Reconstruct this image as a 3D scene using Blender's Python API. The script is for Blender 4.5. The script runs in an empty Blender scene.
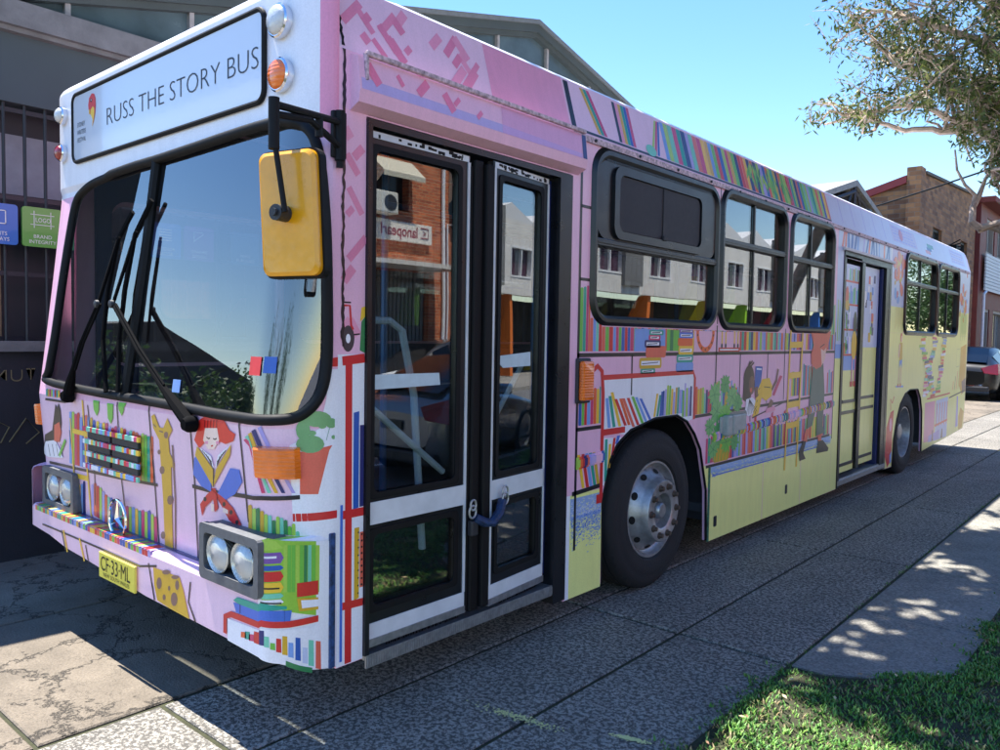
import bpy, bmesh, math, random
import numpy as np
from mathutils import Vector
from mathutils.geometry import tessellate_polygon
PI=math.pi; rad=math.radians
random.seed(7)
scn=bpy.context.scene; col=scn.collection
# ---------------------------------------------------------------- survey of the photograph (camera found by fitting the bus)
CP=np.array([2.3911,-1.5903,1.5533]); YAW,PITCH,ROLL,FO=0.7129,-0.0494,0.0162,784.67
_f=np.array([-math.sin(YAW)*math.cos(PITCH),math.cos(YAW)*math.cos(PITCH),math.sin(PITCH)])
_r=np.array([math.cos(YAW),math.sin(YAW),0.]); _u=np.cross(_r,_f)
_r,_u=_r*math.cos(ROLL)+_u*math.sin(ROLL),-_r*math.sin(ROLL)+_u*math.cos(ROLL)
def ray(px,py): return _f+_r*(px-500)/FO-_u*(py-375)/FO
def hit(px,py,ax,v):
    d=ray(px,py); return CP+d*((v-CP[ax])/d[ax])
def proj(P):
    d=np.asarray(P,float)-CP; z=d@_f; return 500+FO*(d@_r)/z,375-FO*(d@_u)/z
def sx(z): return 0. if z<2.61 else -(z-2.61)*.28          # the side wall leans in above the gutter
def S(px,py):                                              # pixel -> (y,z) on the side wall
    x=0.
    for _ in range(5):
        P=hit(px,py,0,x); x=sx(P[2])
    return P[1],P[2]
# front surface, parameter u 0..3 (left corner, flat, right corner) and z
YE=.24; RC=.22
def y0(z):
    if z<1.2: return .05*(1.2-max(z,.5))/.6
    if z<2.33: return .15*(z-1.2)/1.13
    return .135
def FP(u,z,base=None,off=0.):
    b=y0(z) if base is None else base; RC=.22 if base is None else .19
    b-=off
    if base is not None: RC=.19
    if u<=1:
        a=u*PI/2; return np.array([-2.5-off+(RC+off)*(1-math.cos(a)),YE-(YE-b)*math.sin(a),z])
    RL=RC; RC=.22 if base is None else .09
    if u<=2: return np.array([-2.5+RL+(2.5-RL-RC)*(u-1),b,z])
    a=(3-u)*PI/2; return np.array([off-(RC+off)*(1-math.cos(a)),YE-(YE-b)*math.sin(a),z])
_grid={}
def F(px,py,base=None):
    k=base
    if k not in _grid:
        g=[]
        for i in range(47):
            for j in range(28):
                u=.76+i*.0485; z=.2+j*.1; a,b=proj(FP(u,z,base)); g.append((u,z,a,b))
        _grid[k]=np.array(g)
    g=_grid[k]; i=np.argmin((g[:,2]-px)**2+(g[:,3]-py)**2); u,z=g[i,0],g[i,1]
    for _ in range(14):
        a,b=proj(FP(u,z,base)); e=1e-4
        a1,b1=proj(FP(min(u+e,3),z,base)); a2,b2=proj(FP(u,z+e,base))
        if u+e>3: a1,b1=proj(FP(u-e,z,base)); a1,b1=2*a-a1,2*b-b1
        J=np.array([[(a1-a)/e,(a2-a)/e],[(b1-b)/e,(b2-b)/e]])
        try: d=np.linalg.solve(J,[px-a,py-b])
        except Exception: break
        d=np.clip(d,-.1,.1); u=min(max(u+d[0],.76),3); z+=d[1]
    return float(u),float(z)
# ---------------------------------------------------------------- colours
def lin(c):
    return tuple((x/255/12.92 if x/255<=.04045 else ((x/255+.055)/1.055)**2.4) for x in c[:3])
K=dict(pink=(238,186,212),mauve=(236,200,222),rose=(232,150,182),rosel=(236,126,162),white=(238,238,246),red=(208,44,48),blk=(30,30,38),
 yel=(240,240,150),yellow=(240,196,60),gold=(214,170,50),blue=(40,90,178),navy=(38,46,110),sky=(120,160,226),teal=(40,160,140),mint=(120,204,176),
 green=(112,190,74),dgreen=(52,130,80),lime=(168,206,84),orange=(232,100,54),coral=(226,104,84),mag=(206,60,110),purple=(124,84,164),lil=(172,160,222),
 brown=(130,98,88),skin=(240,196,182),skinb=(122,84,72),grey=(120,130,128),hair=(226,52,44),cobalt=(70,112,206),lav=(190,170,220),paleb=(196,206,236))
BK=['red','yellow','teal','blue','mint','orange','green','navy','sky','mag','lime','gold','coral','lil']
# ---------------------------------------------------------------- mesh builder
class MB:
    def __init__(s): s.v=[]; s.f=[]; s.c=[]; s.m=[]; s.sm=[]
    def face(s,pts,c=(1,1,1),m=0,smooth=False):
        n=len(s.v); s.v+= [tuple(map(float,p)) for p in pts]; s.f.append(tuple(range(n,n+len(pts)))); s.c.append(c); s.m.append(m); s.sm.append(smooth)
    def idx(s,vs,fs,c=(1,1,1),m=0,smooth=False):
        n=len(s.v); s.v+=[tuple(map(float,p)) for p in vs]
        for f in fs: s.f.append(tuple(n+i for i in f)); s.c.append(c); s.m.append(m); s.sm.append(smooth)
    def box(s,a,b,c=(1,1,1),m=0,rot=None,ctr=None):
        x0,y0_,z0=a; x1,y1,z1=b
        vs=[(x,y,z) for x in (x0,x1) for y in (y0_,y1) for z in (z0,z1)]
        if rot is not None:
            R=rot; o=np.array(ctr if ctr is not None else [(x0+x1)/2,(y0_+y1)/2,(z0+z1)/2]); vs=[tuple(o+R@(np.array(v)-o)) for v in vs]
        s.idx(vs,[(0,1,3,2),(4,6,7,5),(0,4,5,1),(2,3,7,6),(0,2,6,4),(1,5,7,3)],c,m)
    def rbox(s,a,b,r=.01,c=(1,1,1),m=0,M=None,seg=2):
        bm=bmesh.new(); bmesh.ops.create_cube(bm,size=1)
        for v in bm.verts:
            v.co=Vector([(a[i]+b[i])/2+v.co[i]*(b[i]-a[i]) for i in range(3)])
        bmesh.ops.bevel(bm,geom=list(bm.edges),offset=r,segments=seg,profile=.5,affect='EDGES')
        vs=[tuple(v.co) for v in bm.verts]
        if M is not None: vs=[tuple(M(np.array(v))) for v in vs]
        bm.verts.index_update(); s.idx(vs,[[v.index for v in f.verts] for f in bm.faces],c,m,False); bm.free()
    def prism(s,outer,holes,fn,c=(1,1,1),m=0,sides=True):
        # outer/holes 2d loops; fn(p,k) maps 2d + k(0 back,1 front) to 3d
        loops=[outer]+list(holes); pts=[p for l in loops for p in l]
        tr=tessellate_polygon([[Vector((p[0],p[1],0)) for p in l] for l in loops])
        n=len(pts); vs=[fn(p,1) for p in pts]
        if not sides: s.idx(vs,[t for t in tr],c,m); return
        vs+=[fn(p,0) for p in pts]
        fs=[t for t in tr]+[(t[2]+n,t[1]+n,t[0]+n) for t in tr]; o=0
        for l in loops:
            k=len(l)
            for i in range(k): a,b=o+i,o+(i+1)%k; fs.append((a,b,b+n,a+n))
            o+=k
        s.idx(vs,fs,c,m)
    def tube(s,path,r,n=8,c=(1,1,1),m=0,cap=True,flat=1.0,up=None):
        path=[np.array(p,float) for p in path]; rs=r if isinstance(r,(list,tuple)) else [r]*len(path)
        vs=[];prev=None
        for i,p in enumerate(path):
            t=path[min(i+1,len(path)-1)]-path[max(i-1,0)]; t=t/(np.linalg.norm(t)+1e-12)
            if prev is None:
                a=np.array([0,0,1.]) if abs(t[2])<.9 else np.array([1.,0,0])
            else: a=prev
            if up is not None: a=np.array(up,float)
            a=a-t*(a@t); a=a/(np.linalg.norm(a)+1e-12); prev=a; b=np.cross(t,a)
            for k in range(n):
                w=2*PI*k/n; vs.append(p+rs[i]*(a*math.cos(w)*flat+b*math.sin(w)))
        fs=[]
        for i in range(len(path)-1):
            for k in range(n):
                fs.append((i*n+k,i*n+(k+1)%n,(i+1)*n+(k+1)%n,(i+1)*n+k))
        if cap: fs.append(tuple(range(n-1,-1,-1))); fs.append(tuple((len(path)-1)*n+k for k in range(n)))
        s.idx(vs,fs,c,m,True)
    def lathe(s,prof,o,ax='x',n=40,c=(1,1,1),m=0,sgn=1,closed=False,smooth=True):
        # prof: (axial,radius) list
        vs=[];k=len(prof)
        for i in range(n):
            w=2*PI*i/n; cw,sw=math.cos(w),math.sin(w)
            for a,r in prof:
                if ax=='x': vs.append((o[0]+a*sgn,o[1]+r*cw,o[2]+r*sw))
                elif ax=='y': vs.append((o[0]+r*cw,o[1]+a*sgn,o[2]+r*sw))
                else: vs.append((o[0]+r*cw,o[1]+r*sw,o[2]+a*sgn))
        fs=[]
        for i in range(n):
            j=(i+1)%n
            for q in range(k-1+(1 if closed else 0)):
                q2=(q+1)%k; fs.append((i*k+q,j*k+q,j*k+q2,i*k+q2))
        s.idx(vs,fs,c,m,smooth)
    def build(s,name,mats,parent=None,bev=0):
        me=bpy.data.meshes.new(name); me.from_pydata(s.v,[],s.f)
        for q in (mats if isinstance(mats,(list,tuple)) else [mats]): me.materials.append(q)
        me.polygons.foreach_set('material_index',s.m); me.polygons.foreach_set('use_smooth',s.sm)
        at=me.color_attributes.new('Col','FLOAT_COLOR','CORNER')
        arr=np.ones((len(me.loops),4),np.float32); k=0
        for f,c in zip(s.f,s.c):
            arr[k:k+len(f),:3]=c; k+=len(f)
        at.data.foreach_set('color',arr.ravel()); me.update()
        o=bpy.data.objects.new(name,me); col.objects.link(o)
        if parent: o.parent=parent
        if any(s.sm):
            try: me.set_sharp_from_angle(angle=rad(40))
            except Exception: pass
        return o
def C_(k): return lin(K[k]) if isinstance(k,str) else lin(k)
def tag(o,label=None,cat=None,group=None,kind=None):
    if label: o['label']=label
    if cat: o['category']=cat
    if group: o['group']=group
    if kind: o['kind']=kind
    return o
def empty(name,loc,label,cat,group=None,rz=0):
    o=bpy.data.objects.new(name,None); o.empty_display_size=.2; col.objects.link(o); o.location=loc; o.rotation_euler=(0,0,rz)
    return tag(o,label,cat,group)
def rel(o,parent):        # parent a mesh whose vertices are in world space under an empty that is not at the origin
    o.parent=parent; 
    for v in o.data.vertices: v.co-=parent.location
    return o
def rrect(x0,x1,y0_,y1,r,n=6):
    r=min(r,(x1-x0)/2-1e-4,(y1-y0_)/2-1e-4); out=[]
    for cx,cy,a0 in ((x1-r,y1-r,0),(x0+r,y1-r,90),(x0+r,y0_+r,180),(x1-r,y0_+r,270)):
        for i in range(n+1):
            a=rad(a0+90*i/n); out.append((cx+r*math.cos(a),cy+r*math.sin(a)))
    return out
def circ(cx,cy,rx,ry=None,n=20,rot=0):
    ry=ry or rx; out=[]
    for i in range(n):
        a=2*PI*i/n; x,y=rx*math.cos(a),ry*math.sin(a); out.append((cx+x*math.cos(rot)-y*math.sin(rot),cy+x*math.sin(rot)+y*math.cos(rot)))
    return out
def text_mesh(body,size,fn,c,mb,m=0,align='LEFT',off=0.,sxx=1.,depth=.0):
    cu=bpy.data.curves.new('t','FONT'); cu.body=body; cu.size=size; cu.align_x=align; cu.offset=off; cu.extrude=depth; cu.resolution_u=3
    o=bpy.data.objects.new('t',cu); col.objects.link(o)
    dg=bpy.context.evaluated_depsgraph_get(); me=bpy.data.meshes.new_from_object(o.evaluated_get(dg))
    vs=[fn(v.co.x*sxx,v.co.y,v.co.z) for v in me.vertices]; mb.idx(vs,[tuple(p.vertices) for p in me.polygons],c,m)
    bpy.data.objects.remove(o); bpy.data.curves.remove(cu); bpy.data.meshes.remove(me)
# ---------------------------------------------------------------- materials
def newmat(name):
    m=bpy.data.materials.new(name); m.use_nodes=True; nt=m.node_tree; b=nt.nodes['Principled BSDF']; return m,nt,b
def N(nt,t,**k):
    n=nt.nodes.new(t)
    for a,v in k.items():
        if a in n.inputs: n.inputs[a].default_value=v
        else: setattr(n,a,v)
    return n
def L(nt,a,b): nt.links.new(a,b)
def mat(name,c,rough=.5,metal=0.,noise=0.,scale=20.,bump=0.,bscale=60.,coat=0.,spec=.5,em=None):
    m,nt,b=newmat(name); c4=(*lin(c),1)
    b.inputs['Base Color'].default_value=c4; b.inputs['Roughness'].default_value=rough; b.inputs['Metallic'].default_value=metal
    b.inputs['Coat Weight'].default_value=coat; b.inputs['Specular IOR Level'].default_value=spec
    tc=N(nt,'ShaderNodeTexCoord')
    if noise:
        n=N(nt,'ShaderNodeTexNoise',Scale=scale,Detail=5.,Roughness=.6); L(nt,tc.outputs['Object'],n.inputs['Vector'])
        r=N(nt,'ShaderNodeMapRange'); r.inputs['From Min'].default_value=.3; r.inputs['From Max'].default_value=.7; r.inputs['To Min'].default_value=1-noise; r.inputs['To Max'].default_value=1+noise*.6
        L(nt,n.outputs['Fac'],r.inputs['Value'])
        mx=N(nt,'ShaderNodeMix',data_type='RGBA',blend_type='MULTIPLY'); mx.inputs['Factor'].default_value=1; mx.inputs['A'].default_value=c4
        L(nt,r.outputs[0],mx.inputs['B']); L(nt,mx.outputs['Result'],b.inputs['Base Color'])
        r2=N(nt,'ShaderNodeMapRange'); r2.inputs['To Min'].default_value=max(0,rough-.12); r2.inputs['To Max'].default_value=min(1,rough+.15); L(nt,n.outputs['Fac'],r2.inputs['Value']); L(nt,r2.outputs[0],b.inputs['Roughness'])
    if bump:
        n=N(nt,'ShaderNodeTexNoise',Scale=bscale,Detail=4.); L(nt,tc.outputs['Object'],n.inputs['Vector'])
        bp=N(nt,'ShaderNodeBump',Strength=bump,Distance=.01); L(nt,n.outputs['Fac'],bp.inputs['Height']); L(nt,bp.outputs[0],b.inputs['Normal'])
    if em: b.inputs['Emission Color'].default_value=(*lin(em[0]),1); b.inputs['Emission Strength'].default_value=em[1]
    return m
def lens_mat(name,c,sc=120.,metal=0.,rough=.12,axis='z',strength=.5):
    m,nt,b=newmat(name); b.inputs['Base Color'].default_value=(*lin(c),1); b.inputs['Roughness'].default_value=rough; b.inputs['Metallic'].default_value=metal; b.inputs['Coat Weight'].default_value=1.; b.inputs['Coat Roughness'].default_value=.03
    tc=N(nt,'ShaderNodeTexCoord'); w=N(nt,'ShaderNodeTexWave',Scale=sc/6.,Distortion=.3,bands_direction='Z' if axis=='z' else 'X'); L(nt,tc.outputs['Object'],w.inputs['Vector'])
    n=N(nt,'ShaderNodeTexNoise',Scale=14.,Detail=4.); L(nt,tc.outputs['Object'],n.inputs['Vector'])
    r=N(nt,'ShaderNodeMapRange'); r.inputs['From Min'].default_value=.3; r.inputs['From Max'].default_value=.7; r.inputs['To Min'].default_value=.8; r.inputs['To Max'].default_value=1.1; L(nt,n.outputs['Fac'],r.inputs['Value'])
    mx=N(nt,'ShaderNodeMix',data_type='RGBA',blend_type='MULTIPLY'); mx.inputs['Factor'].default_value=1; mx.inputs['A'].default_value=(*lin(c),1); L(nt,r.outputs[0],mx.inputs['B']); L(nt,mx.outputs['Result'],b.inputs['Base Color'])
    bp=N(nt,'ShaderNodeBump',Strength=strength,Distance=.004); L(nt,w.outputs['Fac'],bp.inputs['Height']); L(nt,bp.outputs[0],b.inputs['Normal']); return m
def livery_mat(name,rough=.32,dirt=.09,bump=.05):
    m,nt,b=newmat(name); at=N(nt,'ShaderNodeAttribute',attribute_name='Col'); tc=N(nt,'ShaderNodeTexCoord')
    # brushed marker texture + grime
    mp=N(nt,'ShaderNodeMapping'); mp.inputs['Scale'].default_value=(3,3,.6); L(nt,tc.outputs['Object'],mp.inputs['Vector'])
    n=N(nt,'ShaderNodeTexNoise',Scale=6.,Detail=6.,Roughness=.65); L(nt,mp.outputs[0],n.inputs['Vector'])
    r=N(nt,'ShaderNodeMapRange'); r.inputs['From Min'].default_value=.35; r.inputs['From Max'].default_value=.75; r.inputs['To Min'].default_value=1.; r.inputs['To Max'].default_value=1-dirt; L(nt,n.outputs['Fac'],r.inputs['Value'])
    n2=N(nt,'ShaderNodeTexNoise',Scale=140.,Detail=3.); L(nt,tc.outputs['Object'],n2.inputs['Vector'])
    r2=N(nt,'ShaderNodeMapRange'); r2.inputs['From Min'].default_value=.3; r2.inputs['From Max'].default_value=.7; r2.inputs['To Min'].default_value=1.04; r2.inputs['To Max'].default_value=1.14; L(nt,n2.outputs['Fac'],r2.inputs['Value'])
    mu=N(nt,'ShaderNodeMath',operation='MULTIPLY'); L(nt,r.outputs[0],mu.inputs[0]); L(nt,r2.outputs[0],mu.inputs[1])
    mx=N(nt,'ShaderNodeMix',data_type='RGBA',blend_type='MULTIPLY'); mx.inputs['Factor'].default_value=1
    L(nt,at.outputs['Color'],mx.inputs['A']); L(nt,mu.outputs[0],mx.inputs['B']); L(nt,mx.outputs['Result'],b.inputs['Base Color'])
    b.inputs['Roughness'].default_value=rough; b.inputs['Coat Weight'].default_value=.15; b.inputs['Coat Roughness'].default_value=.1
    # gentle panel waviness
    n3=N(nt,'ShaderNodeTexNoise',Scale=2.2,Detail=2.); L(nt,tc.outputs['Object'],n3.inputs['Vector'])
    bp=N(nt,'ShaderNodeBump',Strength=bump*6,Distance=.02); L(nt,n3.outputs['Fac'],bp.inputs['Height']); L(nt,bp.outputs[0],b.inputs['Normal'])
    return m
def glass_mat(name,tint=(.55,.6,.6),ior=1.55,rough=0.,dirt=0.):
    m,nt,b=newmat(name); nt.nodes.remove(b); out=nt.nodes['Material Output']
    tr=N(nt,'ShaderNodeBsdfTransparent'); tr.inputs['Color'].default_value=(*tint,1)
    gl=N(nt,'ShaderNodeBsdfGlossy',Roughness=rough); gl.inputs['Color'].default_value=(1,1,1,1)
    fr=N(nt,'ShaderNodeFresnel',IOR=ior); mx=N(nt,'ShaderNodeMixShader'); ge=N(nt,'ShaderNodeNewGeometry'); mi=N(nt,'ShaderNodeMix',data_type='FLOAT'); mi.inputs[2].default_value=ior; mi.inputs[3].default_value=1/ior; L(nt,ge.outputs['Backfacing'],mi.inputs[0]); L(nt,mi.outputs[0],fr.inputs['IOR'])
    tc=N(nt,'ShaderNodeTexCoord'); n=N(nt,'ShaderNodeTexNoise',Scale=1.6,Detail=1.); L(nt,tc.outputs['Object'],n.inputs['Vector'])
    bp=N(nt,'ShaderNodeBump',Strength=.04,Distance=.02); L(nt,n.outputs['Fac'],bp.inputs['Height']); L(nt,bp.outputs[0],gl.inputs['Normal'])
    L(nt,fr.outputs[0],mx.inputs[0]); L(nt,tr.outputs[0],mx.inputs[1]); L(nt,gl.outputs[0],mx.inputs[2])
    if dirt:
        df=N(nt,'ShaderNodeBsdfDiffuse'); df.inputs['Color'].default_value=(.5,.5,.48,1)
        mp=N(nt,'ShaderNodeMapping'); mp.inputs['Scale'].default_value=(14,14,1.2); L(nt,tc.outputs['Object'],mp.inputs['Vector'])
        n4=N(nt,'ShaderNodeTexNoise',Scale=2.,Detail=7.,Roughness=.7); L(nt,mp.outputs[0],n4.inputs['Vector'])
        r=N(nt,'ShaderNodeMapRange'); r.inputs['From Min'].default_value=.5; r.inputs['From Max'].default_value=.8; r.inputs['To Min'].default_value=dirt*.15; r.inputs['To Max'].default_value=dirt; L(nt,n4.outputs['Fac'],r.inputs['Value'])
        m2=N(nt,'ShaderNodeMixShader'); L(nt,r.outputs[0],m2.inputs[0]); L(nt,mx.outputs[0],m2.inputs[1]); L(nt,df.outputs[0],m2.inputs[2]); L(nt,m2.outputs[0],out.inputs['Surface'])
    else: L(nt,mx.outputs[0],out.inputs['Surface'])
    return m
def brick_mat(name,c1,c2,mortar,axis='y',sc=1.,bw=.24,bh=.086):
    m,nt,b=newmat(name); tc=N(nt,'ShaderNodeTexCoord'); sp=N(nt,'ShaderNodeSeparateXYZ'); cb=N(nt,'ShaderNodeCombineXYZ')
    L(nt,tc.outputs['Object'],sp.inputs[0]); ad=N(nt,'ShaderNodeMath',operation='ADD'); L(nt,sp.outputs['X'],ad.inputs[0]); L(nt,sp.outputs['Y'],ad.inputs[1])
    L(nt,ad.outputs[0],cb.inputs['X']); L(nt,sp.outputs['Z'],cb.inputs['Y'])
    br=N(nt,'ShaderNodeTexBrick'); L(nt,cb.outputs[0],br.inputs['Vector'])
    br.inputs['Scale'].default_value=1; br.inputs['Brick Width'].default_value=bw; br.inputs['Row Height'].default_value=bh; br.inputs['Mortar Size'].default_value=.008; br.inputs['Mortar Smooth'].default_value=.3; br.inputs['Bias'].default_value=-.1
    br.inputs['Color1'].default_value=(*lin(c1),1); br.inputs['Color2'].default_value=(*lin(c2),1); br.inputs['Mortar'].default_value=(*lin(mortar),1)
    n=N(nt,'ShaderNodeTexNoise',Scale=1.3,Detail=6.,Roughness=.7); L(nt,tc.outputs['Object'],n.inputs['Vector'])
    r=N(nt,'ShaderNodeMapRange'); r.inputs['From Min'].default_value=.3; r.inputs['From Max'].default_value=.7; r.inputs['To Min'].default_value=.7; r.inputs['To Max'].default_value=1.15; L(nt,n.outputs['Fac'],r.inputs['Value'])
    mx=N(nt,'ShaderNodeMix',data_type='RGBA',blend_type='MULTIPLY'); mx.inputs['Factor'].default_value=1; L(nt,br.outputs['Color'],mx.inputs['A']); L(nt,r.outputs[0],mx.inputs['B']); L(nt,mx.outputs['Result'],b.inputs['Base Color'])
    b.inputs['Roughness'].default_value=.9
    bp=N(nt,'ShaderNodeBump',Strength=.5,Distance=.01); bp.invert=True; L(nt,br.outputs['Fac'],bp.inputs['Height']); L(nt,bp.outputs[0],b.inputs['Normal'])
    return m
# ================================================================ the bus: nearside wall with its painted artwork
M={}
M['livery']=livery_mat('wrap'); M['black']=mat('black_rubber',(17,18,21),.6,noise=.3,scale=30,spec=.25); M['blackgl']=mat('black_frame',(24,26,31),.3,noise=.25,scale=12)
M['alu']=mat('aluminium',(176,178,182),.38,.8,noise=.25,scale=40); M['steel']=mat('steel',(176,176,178),.42,.65,noise=.3,scale=24)
M['chrome']=mat('chrome',(225,225,230),.08,1.); M['white']=mat('white_paint',(226,226,228),.35,noise=.1,scale=9,coat=.3)
M['wornw']=mat('worn_white',(216,218,224),.45,noise=.14,scale=7)
M['tyre']=mat('tyre_rubber',(34,34,37),.75,noise=.3,scale=20,bump=.3,bscale=120)
M['dark']=mat('dark_plastic',(44,46,52),.5,noise=.2,scale=30,bump=.2,bscale=200); M['greyp']=mat('grey_plastic',(98,100,104),.55,noise=.2,scale=40,bump=.25,bscale=260)
M['inter']=mat('interior',(60,64,72),.7,noise=.3,scale=5); M['bluep']=mat('blue_panel',(20,38,98),.4,noise=.25,scale=6)
M['amber']=lens_mat('amber_lens',(255,124,10),130.); M['redl']=mat('red_lens',(150,26,26),.15,coat=1.,bump=.3,bscale=150)
M['glass']=glass_mat('window_glass',(.62,.66,.66),2.15); M['wind']=glass_mat('windscreen_glass',(.70,.78,.78),2.5,dirt=.02); M['doorg']=glass_mat('door_glass',(.74,.78,.78),2.1,dirt=.01)
M['lamp']=glass_mat('lamp_lens',(.95,.95,.95),1.5)
M['colr']=livery_mat('coloured_parts',.5,.12)
BUSN='city_bus'
bus=empty(BUSN,(0,0,0),'long single-decker city bus wrapped in pink and yellow artwork of books and reading children','bus')
A=MB()                                                      # wall + artwork in one mesh
LY=.0007
def dy(poly,c,l=1):
    poly=[tuple(p) for p in poly]
    zs=[p[1] for p in poly]
    if min(zs)<2.609<max(zs):
        poly=[(a,min(b,2.609)) for a,b in poly]
    A.prism(poly,[],lambda p,k:(sx(p[1])+LY*l,p[0],p[1]),C_(c),0,sides=False)
def dp(px,c,l=1): dy([S(*p) for p in px],c,l)
def strk(pts,w,c,l=2,put=None):
    ws=w if isinstance(w,(list,tuple)) else [w]*len(pts); Lp=[];Rp=[]
    P=[np.array(p,float) for p in pts]
    for i,p in enumerate(P):
        t=P[min(i+1,len(P)-1)]-P[max(i-1,0)]; t/=np.linalg.norm(t)+1e-9; n=np.array([-t[1],t[0]])
        Lp.append(p+n*ws[i]/2); Rp.append(p-n*ws[i]/2)
    f=put or (lambda q:dy(q,c,l))
    for i in range(len(P)-1): f([Lp[i],Lp[i+1],Rp[i+1],Rp[i]])
def sp(px,w,c,l=2): strk([S(*p) for p in px],w,c,l)
rb=random.Random(3)
def books(ya,yb,z0,zt,var=.03,w=(.026,.05),l=1,pal=BK,lean=0.,jag=True,rnd=rb):
    y=ya; last=None
    while y<yb-.012:
        ww=min(rnd.uniform(*w),yb-y); c=rnd.choice([q for q in pal if q!=last]); last=c
        z1=zt-rnd.uniform(0,var); k=rnd.uniform(-.1,.1)*ww
        q=[(y+.001,z0),(y+ww-.001,z0),(y+ww-.002+lean*(z1-z0),z1-abs(k)*.3),(y+ww*.5+lean*(z1-z0),z1+.004*(var>0)),(y+.002+k*.3+lean*(z1-z0),z1)]
        dy(q,c,l); 
        y+=ww
# --- structural sheet
arch1=[(2.07,.18),(2.06,.65),(2.13,.87),(2.20,.95),(2.34,1.02),(2.62,1.07),(2.9,1.07),(3.04,1.02),(3.15,.93),(3.24,.82),(3.34,.53),(3.36,.18)]
arch2=[(7.92,.16),(7.95,.46),(8.05,.68),(8.18,.85),(8.38,.96),(8.60,1.0),(8.98,.99),(9.12,.88),(9.22,.70),(9.25,.45),(9.26,.2)]
outer=[(YE,.27),(.37,.27),(.37,2.385),(1.71,2.385),(1.71,.165)]+arch1+[(5.98,.165),(6.03,.165),(6.03,2.41),(7.62,2.41),(7.62,.165)]+arch2+[(11.72,.30),(11.8,.6),(11.8,2.61),(YE,2.61)]
W=dict(W1=(1.93,3.37,1.66,2.54),W2=(3.47,4.59,1.66,2.56),W3=(4.73,5.71,1.66,2.56),W4=(8.20,9.69,1.68,2.56),W5=(9.78,10.99,1.68,2.56))
holes=[rrect(a,b,c,d,.12) for a,b,c,d in W.values()]
A.prism(outer,holes,lambda p,k:((0. if k else -.03),p[0],p[1]),C_('pink'))
A.prism([(YE,2.609),(11.8,2.609),(11.8,2.80),(11.76,2.86),(11.68,2.89),(YE,2.89)],[],lambda p,k:(sx(p[1])-(0 if k else .03),p[0],p[1]),C_('mauve'))
# --- zones
def zone(ya,yb,za,zb,c,l=.5): dy([(ya,za),(yb,za),(yb,zb),(ya,zb)],c,l)
zone(YE+.001,.369,.272,1.475,'white'); zone(1.722,1.755,.166,.72,'white'); zone(1.755,2.058,.166,.72,'yel')
for a,b in ((3.36,4.3),(4.3,5.1),(5.1,5.862)):                        # three skirt flaps below the shelf
    zone(a+(.004 if a>3.4 else 0),b-.004,.168,.70,'yel')
dy([(3.28,.70),(3.335,.545),(3.36,.545),(3.36,.70)],'yel',.5)
zone(5.86,6.028,.167,1.40,'yel'); zone(5.86,6.028,1.40,1.53,'sky',.5); zone(5.86,6.028,1.53,2.6,'paleb',.5)
dy([(7.622,.167),(7.918,.167),(7.948,.46),(8.048,.68),(8.178,.852),(8.38,.962),(8.6,1.002),(8.98,.992),(9.122,.88),(9.222,.70),(9.252,.45),(9.262,.2),(11.71,.302),(11.79,.6),(11.79,1.66),(7.622,1.66)],'yel',.5)
zone(7.622,8.19,1.661,1.95,'yel'); zone(7.622,8.19,1.95,2.38,'paleb'); zone(7.622,11.79,2.38+.001,2.41,'lil',.5) if False else None
zone(11.0,11.79,1.661,2.0,'yel'); zone(11.0,11.79,2.0,2.6,'paleb'); zone(7.622,8.19,2.38,2.6,'lav'); zone(6.03,7.62,2.412,2.6,'paleb')
zone(8.19,11.0,2.565,2.6,'lav',.5)
# small soft patches of the blue shading band painted under the shelves
rs=random.Random(5)
zone(1.757,2.05,.585,.70,(150,172,214),1.0); zone(3.40,5.84,.64,.69,(150,180,222),1.0)
for i in range(2600):
    a=i%2; y=rs.uniform(1.76,2.04) if a else rs.uniform(3.40,5.82); w=rs.uniform(.005,.016) if a else rs.uniform(.008,.03); h=rs.uniform(.002,.006)
    z=.56+rs.gauss(0,.055) if a else .636+abs(rs.gauss(0,.012))*(-1 if rs.random()<.6 else 1)
    if z>.695 or z<.36: continue
    up=z>(.60 if a else .65); c=('yel' if rs.random()<.35 else 'paleb') if up else rs.choice(['sky',(150,172,214),'cobalt'] if a else [(150,180,222),'sky'])
    dy([(y,z),(min(y+w,2.05 if a else 5.84),z+h*.4),(min(y+w,2.05 if a else 5.84),z+h*1.2),(y+.003,z+h)],c,1.2+.02*(i%20))
zone(3.42,5.6,.612,.622,'cobalt',1.7)
# shelves
for pts,w in (([(1.79,1.46),(5.85,1.46)],.022),([(1.79,1.065),(2.03,1.065)],.02),([(3.14,1.045),(5.85,1.075)],.02),([(1.77,.725),(2.06,.74)],.024),([(3.32,.69),(5.8,.70)],.02),([(1.80,2.24),(1.90,2.24)],.016),([(1.80,1.86),(1.90,1.86)],.016),([(1.80,.42),(1.80,2.56)],.02),([(2.34,1.46),(2.34,1.225)],.014),([(3.43,1.65),(3.43,1.065)],.016),([(3.82,1.46),(3.82,1.07)],.012),([(4.32,1.46),(4.32,1.07)],.012),([(4.66,1.65),(4.66,1.08)],.012),([(5.0,1.46),(5.0,1.07)],.012),([(5.86,.66),(5.86,1.64)],.016),([(3.43,2.58),(3.43,1.66)],.012),([(4.02,1.06),(4.02,.95)],.012)):
    strk(pts,w,'blk',2.2)
zone(3.305,5.78,.705,.945,'pink',.8)
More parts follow.
